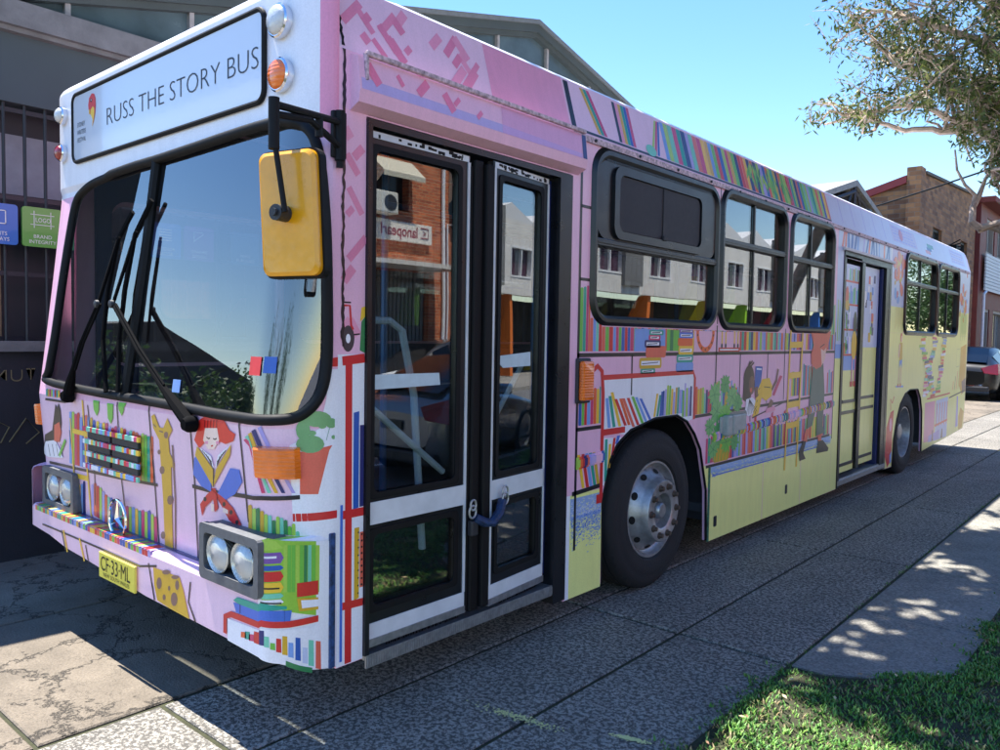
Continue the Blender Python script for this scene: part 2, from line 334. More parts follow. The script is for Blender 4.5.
# --- rose lattice strokes on the pink front end, clipped behind the pod and round the door
def lattice(ya,yb,za,zb,n,seed,l=1.0):
    q=random.Random(seed)
    for i in range(n):
        y=q.uniform(ya,yb); z=q.uniform(za,zb); a=q.choice([rad(48),rad(-52)])+q.uniform(-.08,.08); ll=q.uniform(.04,.15); w=q.uniform(.026,.045)
        d=np.array([math.cos(a),math.sin(a)])*ll/2; nrm=np.array([-d[1],d[0]])/ll*w
        P=[np.array([y,z])+s*d+t*nrm for s,t in ((1,1),(-1,1),(-1,-1),(1,-1))]
        if all(ya-.02<=p[0]<=yb+.02 and za<=p[1]<=zb for p in P): dy(P,q.choice([(230,142,174),(234,156,186),(226,134,168)]),l+.03*i)
lattice(.27,.365,1.5,2.36,16,4,.8); lattice(.28,1.10,2.60,2.885,36,8,.8)
zone(1.10,1.70,2.612,2.885,(232,160,192),.7)
# --- cove above the gutter: loose coloured spines, leaves, then pale printed panels
strk([(1.735,2.612),(1.735,2.88)],.04,'blk',2); strk([(1.72,2.628),(5.66,2.628)],.014,'blk',2.4)
for y,l_,cs in ((1.86,.10,('gold','teal','mag')),(2.17,.0,('blk','rose','gold','teal','blue','mag'))):
    for i,c in enumerate(cs):
        a=y+i*.03; dy([(a+l_*1.,2.642),(a+.028+l_,2.642),(a+.028,2.875),(a,2.875)],c,1)
for i,c in enumerate(('lime','mag','blue')): dy([(2.52+i*.035-.0,2.642),(2.545+i*.035,2.642),(2.66+i*.02,2.87),(2.64+i*.02,2.87)],c,1+.1*i)
books(2.70,5.66,2.64,2.878,0.,(.04,.062),1)
dy(circ(2.52,2.66,.06,.035,12),'mint',2.6)
ql=random.Random(21)
for i in range(80):                                          # big leaves drawn over the spines
    y=ql.uniform(3.95,4.75); z=ql.uniform(2.66,2.84); a=ql.uniform(-2.2,-.9) if ql.random()<.5 else ql.uniform(.9,2.2); ll=ql.uniform(.05,.1); w=.016
    d=np.array([math.cos(a)*ll,math.sin(a)*ll]); nn=np.array([-math.sin(a),math.cos(a)])*w; c0=np.array([y,z])
    P=[c0-d,c0-d*.2+nn,c0+d,c0-d*.2-nn]
    if min(p[1] for p in P)>2.64 and max(p[1] for p in P)<2.878: dy(P,ql.choice(['green','green','dgreen','lime']),1.2+i*.02)
for y in (6.0,6.35,6.7,7.05,7.4): strk([(y,2.65),(y,2.87)],.012,'lil',1)
zone(5.67,11.65,2.613,2.875,(212,214,238),.6)
for ya,yb,cc in ((7.7,8.75,'lav'),(10.6,11.5,(190,160,200))):
    zone(ya,yb,2.66,2.85,(208,190,222),.9)
    for k in range(5):
        y=ya+.06
        while y<yb-.12:
            w=ql.uniform(.04,.14); zone(y,y+w,2.675+k*.035,2.692+k*.035,cc if k%2 else 'lil',1.3); y+=w+.03
zone(9.25,9.5,2.70,2.74,'navy',1); zone(9.3,9.62,2.74,2.79,'dgreen',1); zone(9.15,9.4,2.655,2.70,'coral',1)
# upper strip pieces behind the gutter
q=random.Random(11)
for y in np.arange(5.95,7.6,.09):
    c=q.choice(['sky','paleb','white','coral','blue','lil']); a=q.uniform(-.04,.06); dy([(y,2.43),(y+.05,2.43),(y+.05+a,2.57),(y+a,2.57)],c,1)
# --- under the windows: spines, little stacks, ladder, figures
books(1.81,1.905,1.48,1.86,.08,(.022,.03)); books(1.905,2.02,1.48,1.68,.03,(.025,.035))
books(2.02,5.02,1.48,1.615,0.,(.028,.045)); books(5.12,5.84,1.48,1.615,0.,(.03,.045)); books(5.74,5.84,1.617,1.9,.05,(.025,.035),pal=['lime','teal','mint'])
def pile(y,z,rows,l=3):
    for w,h,c,o in rows:
        dy(rrect(y-w/2+o,y+w/2+o,z,z+h,h*.25,2),c,l)
        if c not in ('red','coral','sky','orange'): dy([(y-w/2+o+.02,z+h*.3),(y+w/2+o-.02,z+h*.3),(y+w/2+o-.02,z+h*.7),(y-w/2+o+.02,z+h*.7)],'white',l+.3); strk([(y-w/2+o+.03,z+h*.45),(y+w/2+o-.04,z+h*.55)],.005,'blk',l+.5)
        z+=h
zone(2.36,2.72,1.478,1.61,'sky',2); zone(2.74,2.9,1.478,1.61,'green',2); zone(2.78,2.82,1.478,1.61,'dgreen',2.4)
pile(2.59,1.50,[(.19,.045,'navy',-.02),(.14,.03,'mag',0),(.17,.03,'teal',.02)])
pile(2.52,1.345,[(.17,.03,'teal',0),(.26,.065,'gold',.03),(.24,.07,'coral',.09)])
pile(2.98,1.345,[(.23,.06,'sky',0),(.22,.05,'teal',.0),(.2,.055,'yellow',.01),(.2,.05,'orange',.0),(.19,.035,'cobalt',.01),(.19,.02,'purple',.01)])
zone(3.10,3.42,1.478,1.61,'pink',2)
ring=[(3.26+.115*math.cos(a),1.60+.115*math.sin(a)) for a in np.linspace(PI*.97,PI*2.03,20)]; strk(ring,.035,'orange',3)
for a in np.linspace(PI*1.05,PI*1.95,7): dy(circ(3.26+.115*math.cos(a),1.60+.115*math.sin(a),.008,n=7),'blk',3.6)
zone(3.44,3.80,1.478,1.61,'pink',2); 
for y in (3.50,3.56,3.70,3.76): dy([(y,1.51),(y+.018,1.51),(y+.018,1.61),(y,1.61)],'yellow',3); dy(circ(y+.008,1.512,.014,.018,8),'blk',3.4)
zone(3.46,3.80,1.472,1.50,'red',2.8); zone(3.48,3.78,1.48,1.49,'white',3.2)
# red-outlined white shelf over the wheel
dy([(2.05,1.04),(2.05,1.33),(3.11,1.33),(3.12,1.035),(3.04,1.022),(2.90,1.073),(2.62,1.073),(2.34,1.026),(2.28,1.0)],'white',.9)
dy([(2.05,.74),(2.05,1.0),(2.25,.985),(2.19,.952),(2.123,.873),(2.075,.73)],'white',.9)
strk([(1.93,1.37),(1.985,1.40),(2.03,1.37),(2.045,1.25),(2.045,.665)],.03,'red',2.6); strk([(2.0,.665),(2.062,.665)],.05,'red',2.9)
strk([(2.04,1.335),(3.10,1.34),(3.125,1.30),(3.125,1.03)],.028,'red',3.0)
strk([(2.04,1.03),(2.28,1.03)],.035,'red',2.8)
books(1.815,2.025,1.085,1.285,.02,(.024,.032),1)
def slant(y,z0,z1,w,dyv,c,l=1.6): dy([(y,z0),(y+w,z0),(y+w+dyv,z1),(y+dyv,z1)],c,l)
for i,(y,c,t,d) in enumerate([(2.10,'sky',1.22,-.03),(2.15,'teal',1.23,-.05),(2.21,'yellow',1.25,-.09),(2.27,'red',1.21,-.11),(2.31,'orange',1.21,-.1),(2.36,'coral',1.21,-.12),(2.41,'red',1.21,-.12),(2.46,'green',1.215,-.12),(2.50,'sky',1.21,-.12),(2.55,'cobalt',1.20,-.12)]):
    slant(y,1.052 if y<2.34 else 1.035+(y-2.34)*.14,t,.03,d,c,1.6+i*.04)
slant(2.60,1.08,1.22,.024,.03,'yellow'); slant(2.635,1.08,1.21,.026,.03,'teal'); slant(2.67,1.08,1.23,.03,.02,'blue'); books(2.70,2.96,1.08,1.265,.05,(.022,.03),1.6,lean=.05); books(2.96,3.10,1.055,1.27,.05,(.02,.03),1.6,lean=0.)
for i,(y,c,t,d) in enumerate([(2.075,'teal',.99,.0),(2.105,'yellow',.96,.01),(2.14,'red',.99,.02)]): slant(y,.755+i*.07,t,.026,d,c,1.7)
slant(2.18,.955,1.0,.03,.02,'cobalt',1.7)
for i,(y,c) in enumerate([(1.83,'yellow'),(1.87,'red'),(1.905,'sky'),(1.94,'teal'),(1.975,'gold')]): slant(y+.03,.745,.93,.027,-.05,c,1.7+i*.03)
books(3.14,3.42,1.058,1.24,.05,(.024,.034),1.6); books(3.44,3.50,1.06,1.28,.03,(.024,.03),1.6); books(3.52,3.80,1.06,1.27,.06,(.022,.03),1.6)
books(3.31,5.78,.712,.90,.02,(.026,.04),1.2); 
for y in (3.90,4.10,4.42,4.68,5.18,5.5): dy([(y,.94),(y+.04,.94),(y+.04,1.0),(y,.98)],rb.choice(['red','blue','teal','mag']),2)
books(5.08,5.30,1.09,1.36,.03,(.024,.034),1.6,pal=['sky','blue','teal','orange']); books(5.68,5.84,1.09,1.30,.06,(.022,.03),1.6,pal=['lil','coral','mint','blue']); books(4.82,5.02,1.10,1.30,.02,(.024,.034),1.6)
# potted monstera
q=random.Random(9)
def leafy(y,z,r,c,l,seed):
    qq=random.Random(seed); n=11; a0=qq.uniform(0,6)
    pts=[]
    for i in range(n*2):
        a=a0+PI*i/n; rr=r*(1 if i%2==0 else .68)*qq.uniform(.85,1.1); pts.append((y+rr*math.cos(a),z+rr*.9*math.sin(a)))
    dy(pts,c,l)
    for i in range(0,n*2,4):
        a=a0+PI*i/n; strk([(y,z),(y+r*.7*math.cos(a),z+r*.65*math.sin(a))],.004,'dgreen',l+.3)
for i,(y,z,r) in enumerate([(3.42,1.18,.10),(3.58,1.24,.09),(3.70,1.15,.10),(3.46,1.06,.11),(3.60,1.02,.12),(3.72,.95,.11),(3.50,.90,.12),(3.62,.83,.10),(3.42,.80,.09),(3.80,1.10,.09),(3.36,.96,.08),(3.76,.82,.08)]): leafy(y,z,r,q.choice(['green',(120,186,110),(96,170,96)]),3+i*.08,i)
dy([(3.44,.705),(3.66,.705),(3.70,.84),(3.41,.84)],'gold',2.8); 
for k in range(5): strk([(3.45+k*.05,.71),(3.47+k*.05,.83)],.008,'green',4.1)
# reading girl, hair and striped shirt, yellow trousers
dy(circ(3.98,1.27,.095,.10,18),'hair' if False else (70,50,48),3.4); dy([(3.89,1.30),(3.88,1.12),(3.94,1.10),(4.02,1.13),(4.06,1.25),(3.98,1.36)],(70,50,48),3.5)
for i,(a,b) in enumerate([((3.96,1.36),(4.03,1.40)),((3.98,1.35),(4.06,1.39)),((3.95,1.35),(3.99,1.40))]): strk([a,b],.016,(60,44,44),3.9+i*.1)
for k in range(6): strk([(3.90+k*.02,1.32),(3.89+k*.022,1.13)],.005,'blk',3.8)
dy(circ(4.03,1.22,.055,.07,14),'skinb',3.7); dy(circ(4.02,1.185,.018,n=8),'coral',4.0)
dy([(3.94,1.12),(4.05,1.13),(4.15,1.08),(4.16,1.02),(3.98,.99),(3.92,1.03)],'white',4.0)
for k in range(7): strk([(4.0,1.12-.001*k),(3.95+k*.032,1.0+.003*k)],.006,'blk',4.4)
dy([(4.09,1.36),(4.22,1.355),(4.19,1.20),(4.08,1.18)],'blue',4.1); strk([(4.11,1.34),(4.2,1.335)],.012,'white',4.5); dy([(4.08,1.2),(4.14,1.21),(4.15,1.13),(4.10,1.12)],'skinb',4.3)
dy([(4.06,.98),(4.14,1.18),(4.22,1.26),(4.36,1.265),(4.42,1.2),(4.41,1.12),(4.30,1.09),(4.22,1.12),(4.17,1.0)],'yellow',4.2)
for k in range(5): strk([(4.10+k*.015,1.0+k*.045),(4.12+k*.015,1.015+k*.045)],.006,'blk',4.8)
strk([(4.26,1.2),(4.38,1.19)],.006,'blk',4.8)
dy([(4.43,1.13),(4.47,1.12),(4.62,1.27),(4.57,1.28)],'mag',4.2); strk([(4.41,1.17),(4.50,1.24),(4.53,1.33)],.03,'skinb',4.4); dy([(4.33,1.03),(4.40,1.10),(4.45,1.08),(4.42,1.02)],'skinb',4.3); dy([(4.3,.995),(4.5,1.005),(4.48,1.04),(4.32,1.03)],'rose',4.5)
strk([(4.06,.975),(4.68,1.06)],.01,'blk',2.4)
# yellow ladder and the tall figure with red hair
for y0a,y1a in ((4.76,4.73),(5.03,4.99)): strk([(y0a+.01,1.64),(y1a,.50)],.030,'yellow',5)
for z in (1.52,1.27,1.03,.86): strk([(4.75,z),(5.02,z+.005)],.05,'yellow',5.3)
dy([(5.22,1.645),(5.74,1.645),(5.66,1.50),(5.58,1.42),(5.50,1.33),(5.38,1.31),(5.26,1.36),(5.25,1.45),(5.30,1.52)],'coral',6); dy([(5.48,1.49),(5.56,1.47),(5.62,1.50),(5.60,1.40),(5.52,1.34)],'skin',6.3); strk([(5.46,1.50),(5.57,1.53)],.008,'blk',6.7)
dy([(5.30,1.33),(5.56,1.36),(5.62,1.1),(5.60,.80),(5.66,.735),(5.44,.72),(5.45,1.02),(5.33,.82),(5.20,.80),(5.25,1.06)],(76,98,92),5.8)
dy([(5.18,.80),(5.27,.80),(5.22,.69),(5.12,.68)],'coral',5.6); dy([(5.12,.70),(5.20,.70),(5.14,.60),(5.20,.545),(5.06,.54),(5.04,.62)],'blk',6.2); dy([(5.48,.72),(5.58,.73),(5.58,.66),(5.50,.66)],'coral',5.6); dy([(5.50,.67),(5.62,.67),(5.78,.58),(5.76,.555),(5.46,.565)],'blk',6.2)
# --- printed door surround and the tail of the bus
books(5.875,6.02,1.56,1.95,.05,(.02,.03),1.4,pal=['green','mint','lime','paleb'])
def kid(y,z,s,hair,top,legs,l=3,face='skin'):
    dy(circ(y,z+.42*s,.07*s,.09*s,12),hair,l); dy(circ(y+.02*s,z+.40*s,.045*s,.06*s,10),face,l+.3)
    dy([(y-.10*s,z+.32*s),(y+.08*s,z+.33*s),(y+.11*s,z+.02*s),(y-.08*s,z)],top,l+.2); dy([(y-.12*s,z+.30*s),(y-.05*s,z+.30*s),(y-.10*s,z+.05*s),(y-.17*s,z+.08*s)],face,l+.4)
    dy([(y-.08*s,z),(y+.11*s,z+.02*s),(y+.10*s,z-.14*s),(y+.02*s,z-.05*s),(y-.07*s,z-.14*s)],legs,l+.5)
    strk([(y-.04*s,z-.12*s),(y-.09*s,z-.42*s)],.035*s,face,l+.1); strk([(y+.07*s,z-.12*s),(y+.06*s,z-.42*s)],.035*s,face,l+.1)
    for a in (-.09,.06): dy([(y+a*s-.03*s,z-.42*s),(y+a*s+.02*s,z-.42*s),(y+a*s+.03*s,z-.48*s),(y+a*s-.05*s,z-.48*s)],'red',l+.6)
kid(8.12,1.35,.62,'coral','gold','sky'); strk([(7.97,1.06),(8.28,1.05)],.02,'sky',2.5)
q=random.Random(17)
# colourful blossom between rear door and windows, and beyond them
for cy,cz in ((7.92,2.28),(11.42,2.18)):
    for i in range(26):
        y=cy+q.gauss(0,.12); z=cz+q.gauss(0,.16); r=q.uniform(.02,.07)
        if 7.68<y<8.12 or 11.1<y<11.72: dy(circ(y,z,r,r*1.3,7,q.uniform(0,3)),q.choice(['coral','red','gold','coral','sky','orange','paleb'] if z>2.05 else ['green','sky','gold','lime']),1.5+i*.07)
for i in range(7): strk([(7.85+i*.04,1.95),(7.84+i*.045,1.7+.03*(i%3))],.006,'gold',2)
for i in range(9): strk([(11.25+i*.05,1.98),(11.28+i*.045,1.6+.05*(i%3))],.012,'green',2)
# twisting stacks of books
for path in ([(9.15,1.62),(9.10,1.50),(9.25,1.35),(9.45,1.20),(9.35,1.0),(9.40,.90)],[(9.75,1.60),(9.70,1.46),(9.55,1.30),(9.45,1.18),(9.65,1.05),(9.30,.86)],[(10.3,1.66),(10.28,1.5),(10.2,1.35),(10.12,1.15),(10.05,.98),(9.98,.86)],[(9.62,1.0),(9.8,.9),(9.75,.82)]):
    P=[np.array(p) for p in path]
    for a,b in zip(P[:-1],P[1:]):
        n=max(1,int(np.linalg.norm(b-a)/.038))
        for i in range(n):
            p=a+(b-a)*i/n; w=q.uniform(.16,.30); h=.034; t=q.uniform(-.12,.12); o=q.uniform(-.04,.04)
            dy([(p[0]-w/2+o,p[1]-t*.06),(p[0]+w/2+o,p[1]+t*.06),(p[0]+w/2+o,p[1]+h+t*.06),(p[0]-w/2+o,p[1]+h-t*.06)],q.choice(BK+['white','paleb','rose','red']),2.5+q.random()*1.2)
strk([(9.45,.845),(10.55,.86),(10.75,.865)],.018,'red',2.2); strk([(10.72,.80),(11.70,.86)],.018,'blk',2.2)
dy([(9.36,.30),(9.9,.275),(9.9,.80),(9.36,.80)],'rose',1.2); dy([(9.95,.27),(10.65,.27),(10.65,.82),(9.95,.80)],'paleb',1.2)
for y in (10.0,10.15,10.3,10.45,10.6): strk([(y,.45),(y+.03,.76)],.03,'coral',1.8)
strk([(9.92,.47),(10.65,.50)],.03,'coral',2.2); dy([(9.6,.28),(10.2,.275),(10.2,.40),(9.6,.36)],'lil',1.6); dy([(9.78,.28),(9.86,.28),(9.84,.42),(9.80,.42)],'brown',2.2); dy([(10.3,.275),(10.4,.275),(10.38,.40),(10.33,.40)],'brown',2.2)
dy([(11.35,1.5),(11.72,1.55),(11.76,.95),(11.55,.80),(11.32,.95)],'gold',1.4); dy([(11.40,.30),(11.66,.31),(11.74,.55),(11.5,.62),(11.38,.5)],'gold',1.4); dy([(11.5,1.0),(11.76,1.05),(11.78,.85),(11.55,.82)],'brown',1.9); dy([(11.2,.35),(11.36,.36),(11.3,.8),(11.22,.8)],'lil',1.3); 
for k in range(4): strk([(10.9+k*.12,.9+.0*k),(10.95+k*.13,1.02+.07*k)],.02,q.choice(['brown','teal','gold','orange']),2)
strk([(11.08,1.22),(11.30,1.23),(11.31,1.48),(11.09,1.47),(11.08,1.22)],.006,(170,176,120),2)
# seated cat-like red shape behind the rear door
dy([(7.64,.30),(7.66,.62),(7.80,.78),(7.93,.80),(7.90,.5),(7.90,.25),(7.75,.17)],'red',1.6); strk([(7.80,.80),(7.78,.93),(7.86,.88),(7.92,.95)],.02,'coral',1.9); dy(circ(7.82,.64,.05,.08,9),'rose',2.2); dy([(7.84,.2),(7.90,.22),(7.90,.34),(7.82,.30)],'sky',2.3)
# small access hatches & catches
for y,z in ((3.46,.255),(4.76,.30)): dy(rrect(y,y+.05,z,z+.075,.01,2),'blk',2)
dy(rrect(3.66,3.95,.91,1.04,.02,3),(128,132,130),5.4)
# rope-like black seam down the front edge, red shelf lines and the tractor on the front quarter
q=random.Random(2)
zs=[.30+i*.018 for i in range(143)]
strk([(.262+q.uniform(-.004,.004),z) for z in zs if 1.5<z],[q.uniform(.008,.017) for z in zs if 1.5<z],'blk',3)
strk([(.262,.29),(.262,.90)],.012,'cobalt',3)
strk([(.262,1.45),(.369,1.46)],.035,'red',2); strk([(.297,.275),(.293,1.45)],.032,'red',2.3); strk([(.262,.86),(.369,.86)],.033,'red',2.0); strk([(.262,.505),(.369,.50)],.03,'red',2.0)
dy([(.318,.875),(.345,.878),(.345,1.255),(.318,1.25)],'blue',1.5); dy([(.349,.88),(.369,.88),(.369,1.20),(.349,1.20)],'navy',1.6)
dy([(.325,.515),(.349,.52),(.349,.80),(.325,.80)],'gold',1.6); dy([(.352,.56),(.369,.56),(.369,.78),(.352,.78)],'coral',1.6)
for k in range(9): dy(circ(.345,.54+k*.03,.004,n=6),'blk',2.2); dy(circ(.362,.57+k*.025,.005,n=6),'blk',2.1)
dy(circ(.288,1.535,.030,.050,20),(66,60,66),2.6); dy(circ(.288,1.535,.011,.018,12),'white',3); strk([(.262,1.66),(.296,1.66),(.302,1.585),(.312,1.57)],.009,'red',2.9); strk([(.262,1.672),(.30,1.672)],.006,'blk',3.1); dy([(.345,1.49),(.369,1.48),(.369,1.62),(.352,1.60)],'dgreen',2)
dy([(.345,1.60),(.369,1.62),(.369,1.66),(.352,1.655)],'yellow',2.1); strk([(.314,1.55),(.345,1.553)],.006,'blk',2.1)
side=A.build('side_panel',M['livery'],bus)
# ================================================================ front end
BR=[i/16 for i in range(17)]+[1+i/10 for i in range(1,10)]+[2+i/16 for i in range(17)]
def clipu(poly,a,b):
    for sgn,lim in ((1,a),(-1,b)):
        out=[]
        for i in range(len(poly)):
            p,q=poly[i],poly[(i+1)%len(poly)]; ip=sgn*(p[0]-lim)>=-1e-9; iq=sgn*(q[0]-lim)>=-1e-9
            if ip: out.append(p)
            if ip!=iq:
                t=(lim-p[0])/(q[0]-p[0]); out.append((lim,p[1]+t*(q[1]-p[1])))
        poly=out
        if len(poly)<3: return []
    return poly
def clipz(poly,a,b):
    return [(u,z) for z,u in clipu([(z,u) for u,z in poly],a,b)]
FM=MB()
def fz(poly,c,l=1,base=None,mb=None,m=0):
    mb=mb or FM; us=[p[0] for p in poly]; lo,hi=min(us),max(us)
    cuts=[0]+[b for b in BR if (b<=1 or b>=2)][1:]
    for a,b in zip(cuts[:-1],cuts[1:]):
        if b<=lo or a>=hi: continue
        q=clipu(list(poly),a,b) if (lo<a or hi>b) else list(poly)
        for za,zb in ((0,1.2),(1.2,2.33),(2.33,2.335),(2.335,9)):
            zz=[p[1] for p in q]
            if not q or zb<=min(zz) or za>=max(zz): continue
            r=clipz(q,za,zb) if (min(zz)<za or max(zz)>zb) else q
            if len(r)<3: continue
            # drop duplicate points
            rr=[]
            for p in r:
                if not rr or abs(p[0]-rr[-1][0])+abs(p[1]-rr[-1][1])>1e-6: rr.append(p)
            if len(rr)>2 and abs(rr[0][0]-rr[-1][0])+abs(rr[0][1]-rr[-1][1])<1e-6: rr.pop()
            if len(rr)<3: continue
            mb.prism(rr,[],lambda p,k:FP(p[0],p[1],base,.0016+LY*l),C_(c),m,sides=False)
def fp(px,c,l=1,base=None): fz([F(*p,base=base) for p in px],c,l,base)
def fs(px,w,c,l=2,base=None):
    P=[F(*p,base=base) for p in px]; P=[(1+(u-1)*1. ,z) for u,z in P]
    # stroke in metric space (u scaled by the local width)
    sc=2.06; Q=[(u*sc if 1<=u<=2 else (u*sc*1.0),z) for u,z in P]
    strk([(u,z) for u,z in Q],w,c,l,put=lambda q:fz([(a/sc,b) for a,b in q],c,l,base))
# windscreen outline (outer rubber) in surface coordinates
wl_px=[(49,381),(90,391),(137,399),(187,408),(230,416),(270,420),(293,418),(308,410),(319,396),(325,376),(327,350),(327,300),(326,240),(323,190),(318,150),(309,130),(292,122),(270,124),(230,136),(200,146),(160,159),(130,168),(100,181),(86,190),(77,204),(70,240),(63,285),(56,335),(50,370)]
WL=[F(*p) for p in wl_px]
def catmull(P,n=4):
    out=[];k=len(P);P=[np.array(p) for p in P]
    for i in range(k):
        a,b,c,d=P[i-1],P[i],P[(i+1)%k],P[(i+2)%k]
        for j in range(n):
            t=j/n; out.append(tuple(.5*((2*b)+(-a+c)*t+(2*a-5*b+4*c-d)*t*t+(-a+3*b-3*c+d)*t**3)))
    return out
WLs=catmull(WL)
def inside(p,poly):
    r=False;j=len(poly)-1
    for i in range(len(poly)):
        xi,yi=poly[i];xj,yj=poly[j]
        if (yi>p[1])!=(yj>p[1]) and p[0]<(xj-xi)*(p[1]-yi)/(yj-yi)+xi: r=not r
        j=i
    return r
cen=np.mean(np.array(WL),0)
us=[0+i/16 for i in range(17)]+[1+i/50 for i in range(1,50)]+[2+i/16 for i in range(17)]
zsg=sorted(set([.58]+[.62+i*.04 for i in range(15)]+[1.2]+[1.2+1.13*i/40 for i in range(1,41)]+[2.335]+[2.335+.5*i/10 for i in range(1,11)]))
GL=MB()
def FPg(u,z):                                                 # one even curve for the pane, behind the painted sheet
    P=FP(u,z,off=-.006); w=math.sin(min(u,1)*PI/2)*math.sin(min(3-u,1)*PI/2); P[1]+=(.135*(z-1.2)/1.13+.004-y0(z))*w; return P
for a,b in zip(us[:-1],us[1:]):
    for c,d in zip(zsg[:-1],zsg[1:]):
        p=((a+b)/2,(c+d)/2); ins=inside(p,WLs)
        if ins: GL.idx([FPg(u,z) for u,z in ((a,c),(b,c),(b,d),(a,d))],[(0,1,2,3)],smooth=True)
        # painted sheet stops under the rubber
        if not ins:
            top=p[1]>2.27; right=p[0]>2.45; left=p[0]<.5
            cc='white' if (top and .35<p[0]<2.62) else ('rose' if top and p[0]>=2.62 else ('pink' if p[0]<.35 or p[1]>1.2 else 'mauve'))
            if p[1]>1.2 and p[1]<=2.27: cc='pink'
            FM.idx([FP(u,z) for u,z in ((a,c),(b,c),(b,d),(a,d))],[(0,1,2,3)],C_(cc))
        elif False: pass
# merge doubles on the glass for smooth reflections
bmg=bmesh.new()
for f in GL.f: bmg.faces.new([bmg.verts.new(GL.v[i]) for i in f])
bmesh.ops.remove_doubles(bmg,verts=bmg.verts,dist=1e-4)
for f in bmg.faces: f.smooth=True
me=bpy.data.meshes.new('windscreen'); bmg.to_mesh(me); bmg.free(); me.materials.append(M['wind']); wind=bpy.data.objects.new('windscreen',me); col.objects.link(wind); wind.parent=bus
# roof lip of the front
LIP=[]
for i in range(len(us)-1):
    a,b=us[i],us[i+1]; P=[FP(a,2.835),FP(b,2.835)]
    prev=P
    for k in range(1,7):
        t=k/6*PI/2; off=.075*(1-math.cos(t)); zz=2.835+.055*math.sin(t)
        cur=[np.array([p[0]+(-1.25-p[0])/1.25*off*(1 if abs(p[0]+1.25)>1.2 else abs(p[0]+1.25)/1.2), p[1]+off,zz]) for p in P]
        FM.idx([prev[0],prev[1],cur[1],cur[0]],[(0,1,2,3)],C_('white' if .35<(a+b)/2<2.62 else 'rose'),smooth=False); prev=cur
    for p in prev: LIP.append(p)
# --- corner colours: pink stripe and white quarter beside the plant pot
fz([(2.50,.60),(3,.60),(3,1.42),(2.90,1.42),(2.86,1.30),(2.80,1.2),(2.62,1.16),(2.50,1.14)],'white',.3)
strk([(2.90,.62),(2.90,.62)],.01,'blk',1) if False else None
fz([(2.88,1.43),(3.0,1.43),(3.0,1.465),(2.88,1.46)],'red',1.2)
fz([(2.50,.855),(3,.855),(3,.885),(2.50,.885)],'red',1)
# shelf lines
fs([(50,462),(75,468),(120,478),(158,485)],.014,'blk',2); fs([(193,486),(215,492),(245,496),(262,498),(300,497)],.016,'blk',2.6)
for px in ([(70,430),(75,470)],[(88,405),(95,470),(96,505)],[(118,402),(122,480),(128,530)],[(150,405),(155,480),(160,550)],[(190,420),(195,480),(199,565)],[(240,421),(244,470),(249,522)],[(36+170,0),(36+170,0)] ):
    if px[0]!=px[1]: fs(px,.009,'blk',2.1)
fs([(46,379+18),(47,440)],.006,'blk',1) if False else None
# reading girl on the left corner
fp([(50,440),(53,430),(56,404),(58,408),(59,403),(61,410),(62,424),(60,438),(55,445)],(40,38,44),3)
fp([(55,425),(60,422),(62,432),(60,442),(55,441)],'coral',3.4); fp([(48,442),(56,440),(62,452),(64,458),(50,457)],'white',3.2)
for k in range(4): fs([(49+k*4,444),(51+k*4,456)],.006,'blk',3.7)
fs([(60,456),(66,440)],.02,'green',3.8)
# small spines beneath the windscreen's left corner
for i,c in enumerate(['teal','gold','mag','lime','sky','red','teal','yellow']): fs([(47.5+i*1.7,389+i*.2),(47.8+i*1.7,396+i*.2)],.02,c,2.9+i*.05)
fs([(46,399),(66,402)],.012,'blk',3.6)
# spines left of the grille, in front of the grille slots and below the grille
def fbooks(p0,p1,h0,h1,n,l=1.6,seed=1,base=None,pal=BK,jit=5):
    q=random.Random(seed); last=None
    for i in range(n):
        t0=i/n;t1=(i+.93)/n; x0=p0[0]+(p1[0]-p0[0])*t0; x1=p0[0]+(p1[0]-p0[0])*t1; ya=p0[1]+(p1[1]-p0[1])*t0; yb=p0[1]+(p1[1]-p0[1])*t1; h=h0+(h1-h0)*t0-q.uniform(0,jit)
        c=q.choice([k for k in pal if k!=last]); last=c
        fp([(x0,ya),(x1,yb),(x1-.3,yb-h),((x0+x1)/2,ya-h-1),(x0-.2,ya-h)],c,l,base)
fbooks((70,463),(96,471),52,54,10,seed=3,jit=5); fbooks((97,471),(154,483),50,46,19,1.6,seed=4,jit=3)
fbooks((75,510),(86,514),30,32,5,seed=5); fbooks((92,514),(119,530),33,28,10,seed=6); fbooks((120,532),(158,552),27,40,12,seed=7,jit=6)
fbooks((45,496),(49,505),28,26,2,seed=9)
# hanging leaves
for x,y,s in ((97,400,10),(111,403,15),(122,404,6)): fp([(x-3,y),(x+3,y+1),(x+2.5,y+s),(x+.5,y+s+6),(x-2.5,y+s)],'green',2.8)
for x,y in ((119,402),): fp([(x,y),(x+8,y+1),(x+6,y+5),(x+1,y+3)],'green',2.9)
# yellow ladder
fs([(83,400),(87,460),(92,516)],.016,'yellow',3.2); fs([(71,418),(74,465),(77,515)],.014,'yellow',3.2)
for y in (428,472): fp([(73,y),(88,y+4),(88.5,y+9),(73.5,y+5)],'yellow',3.5)
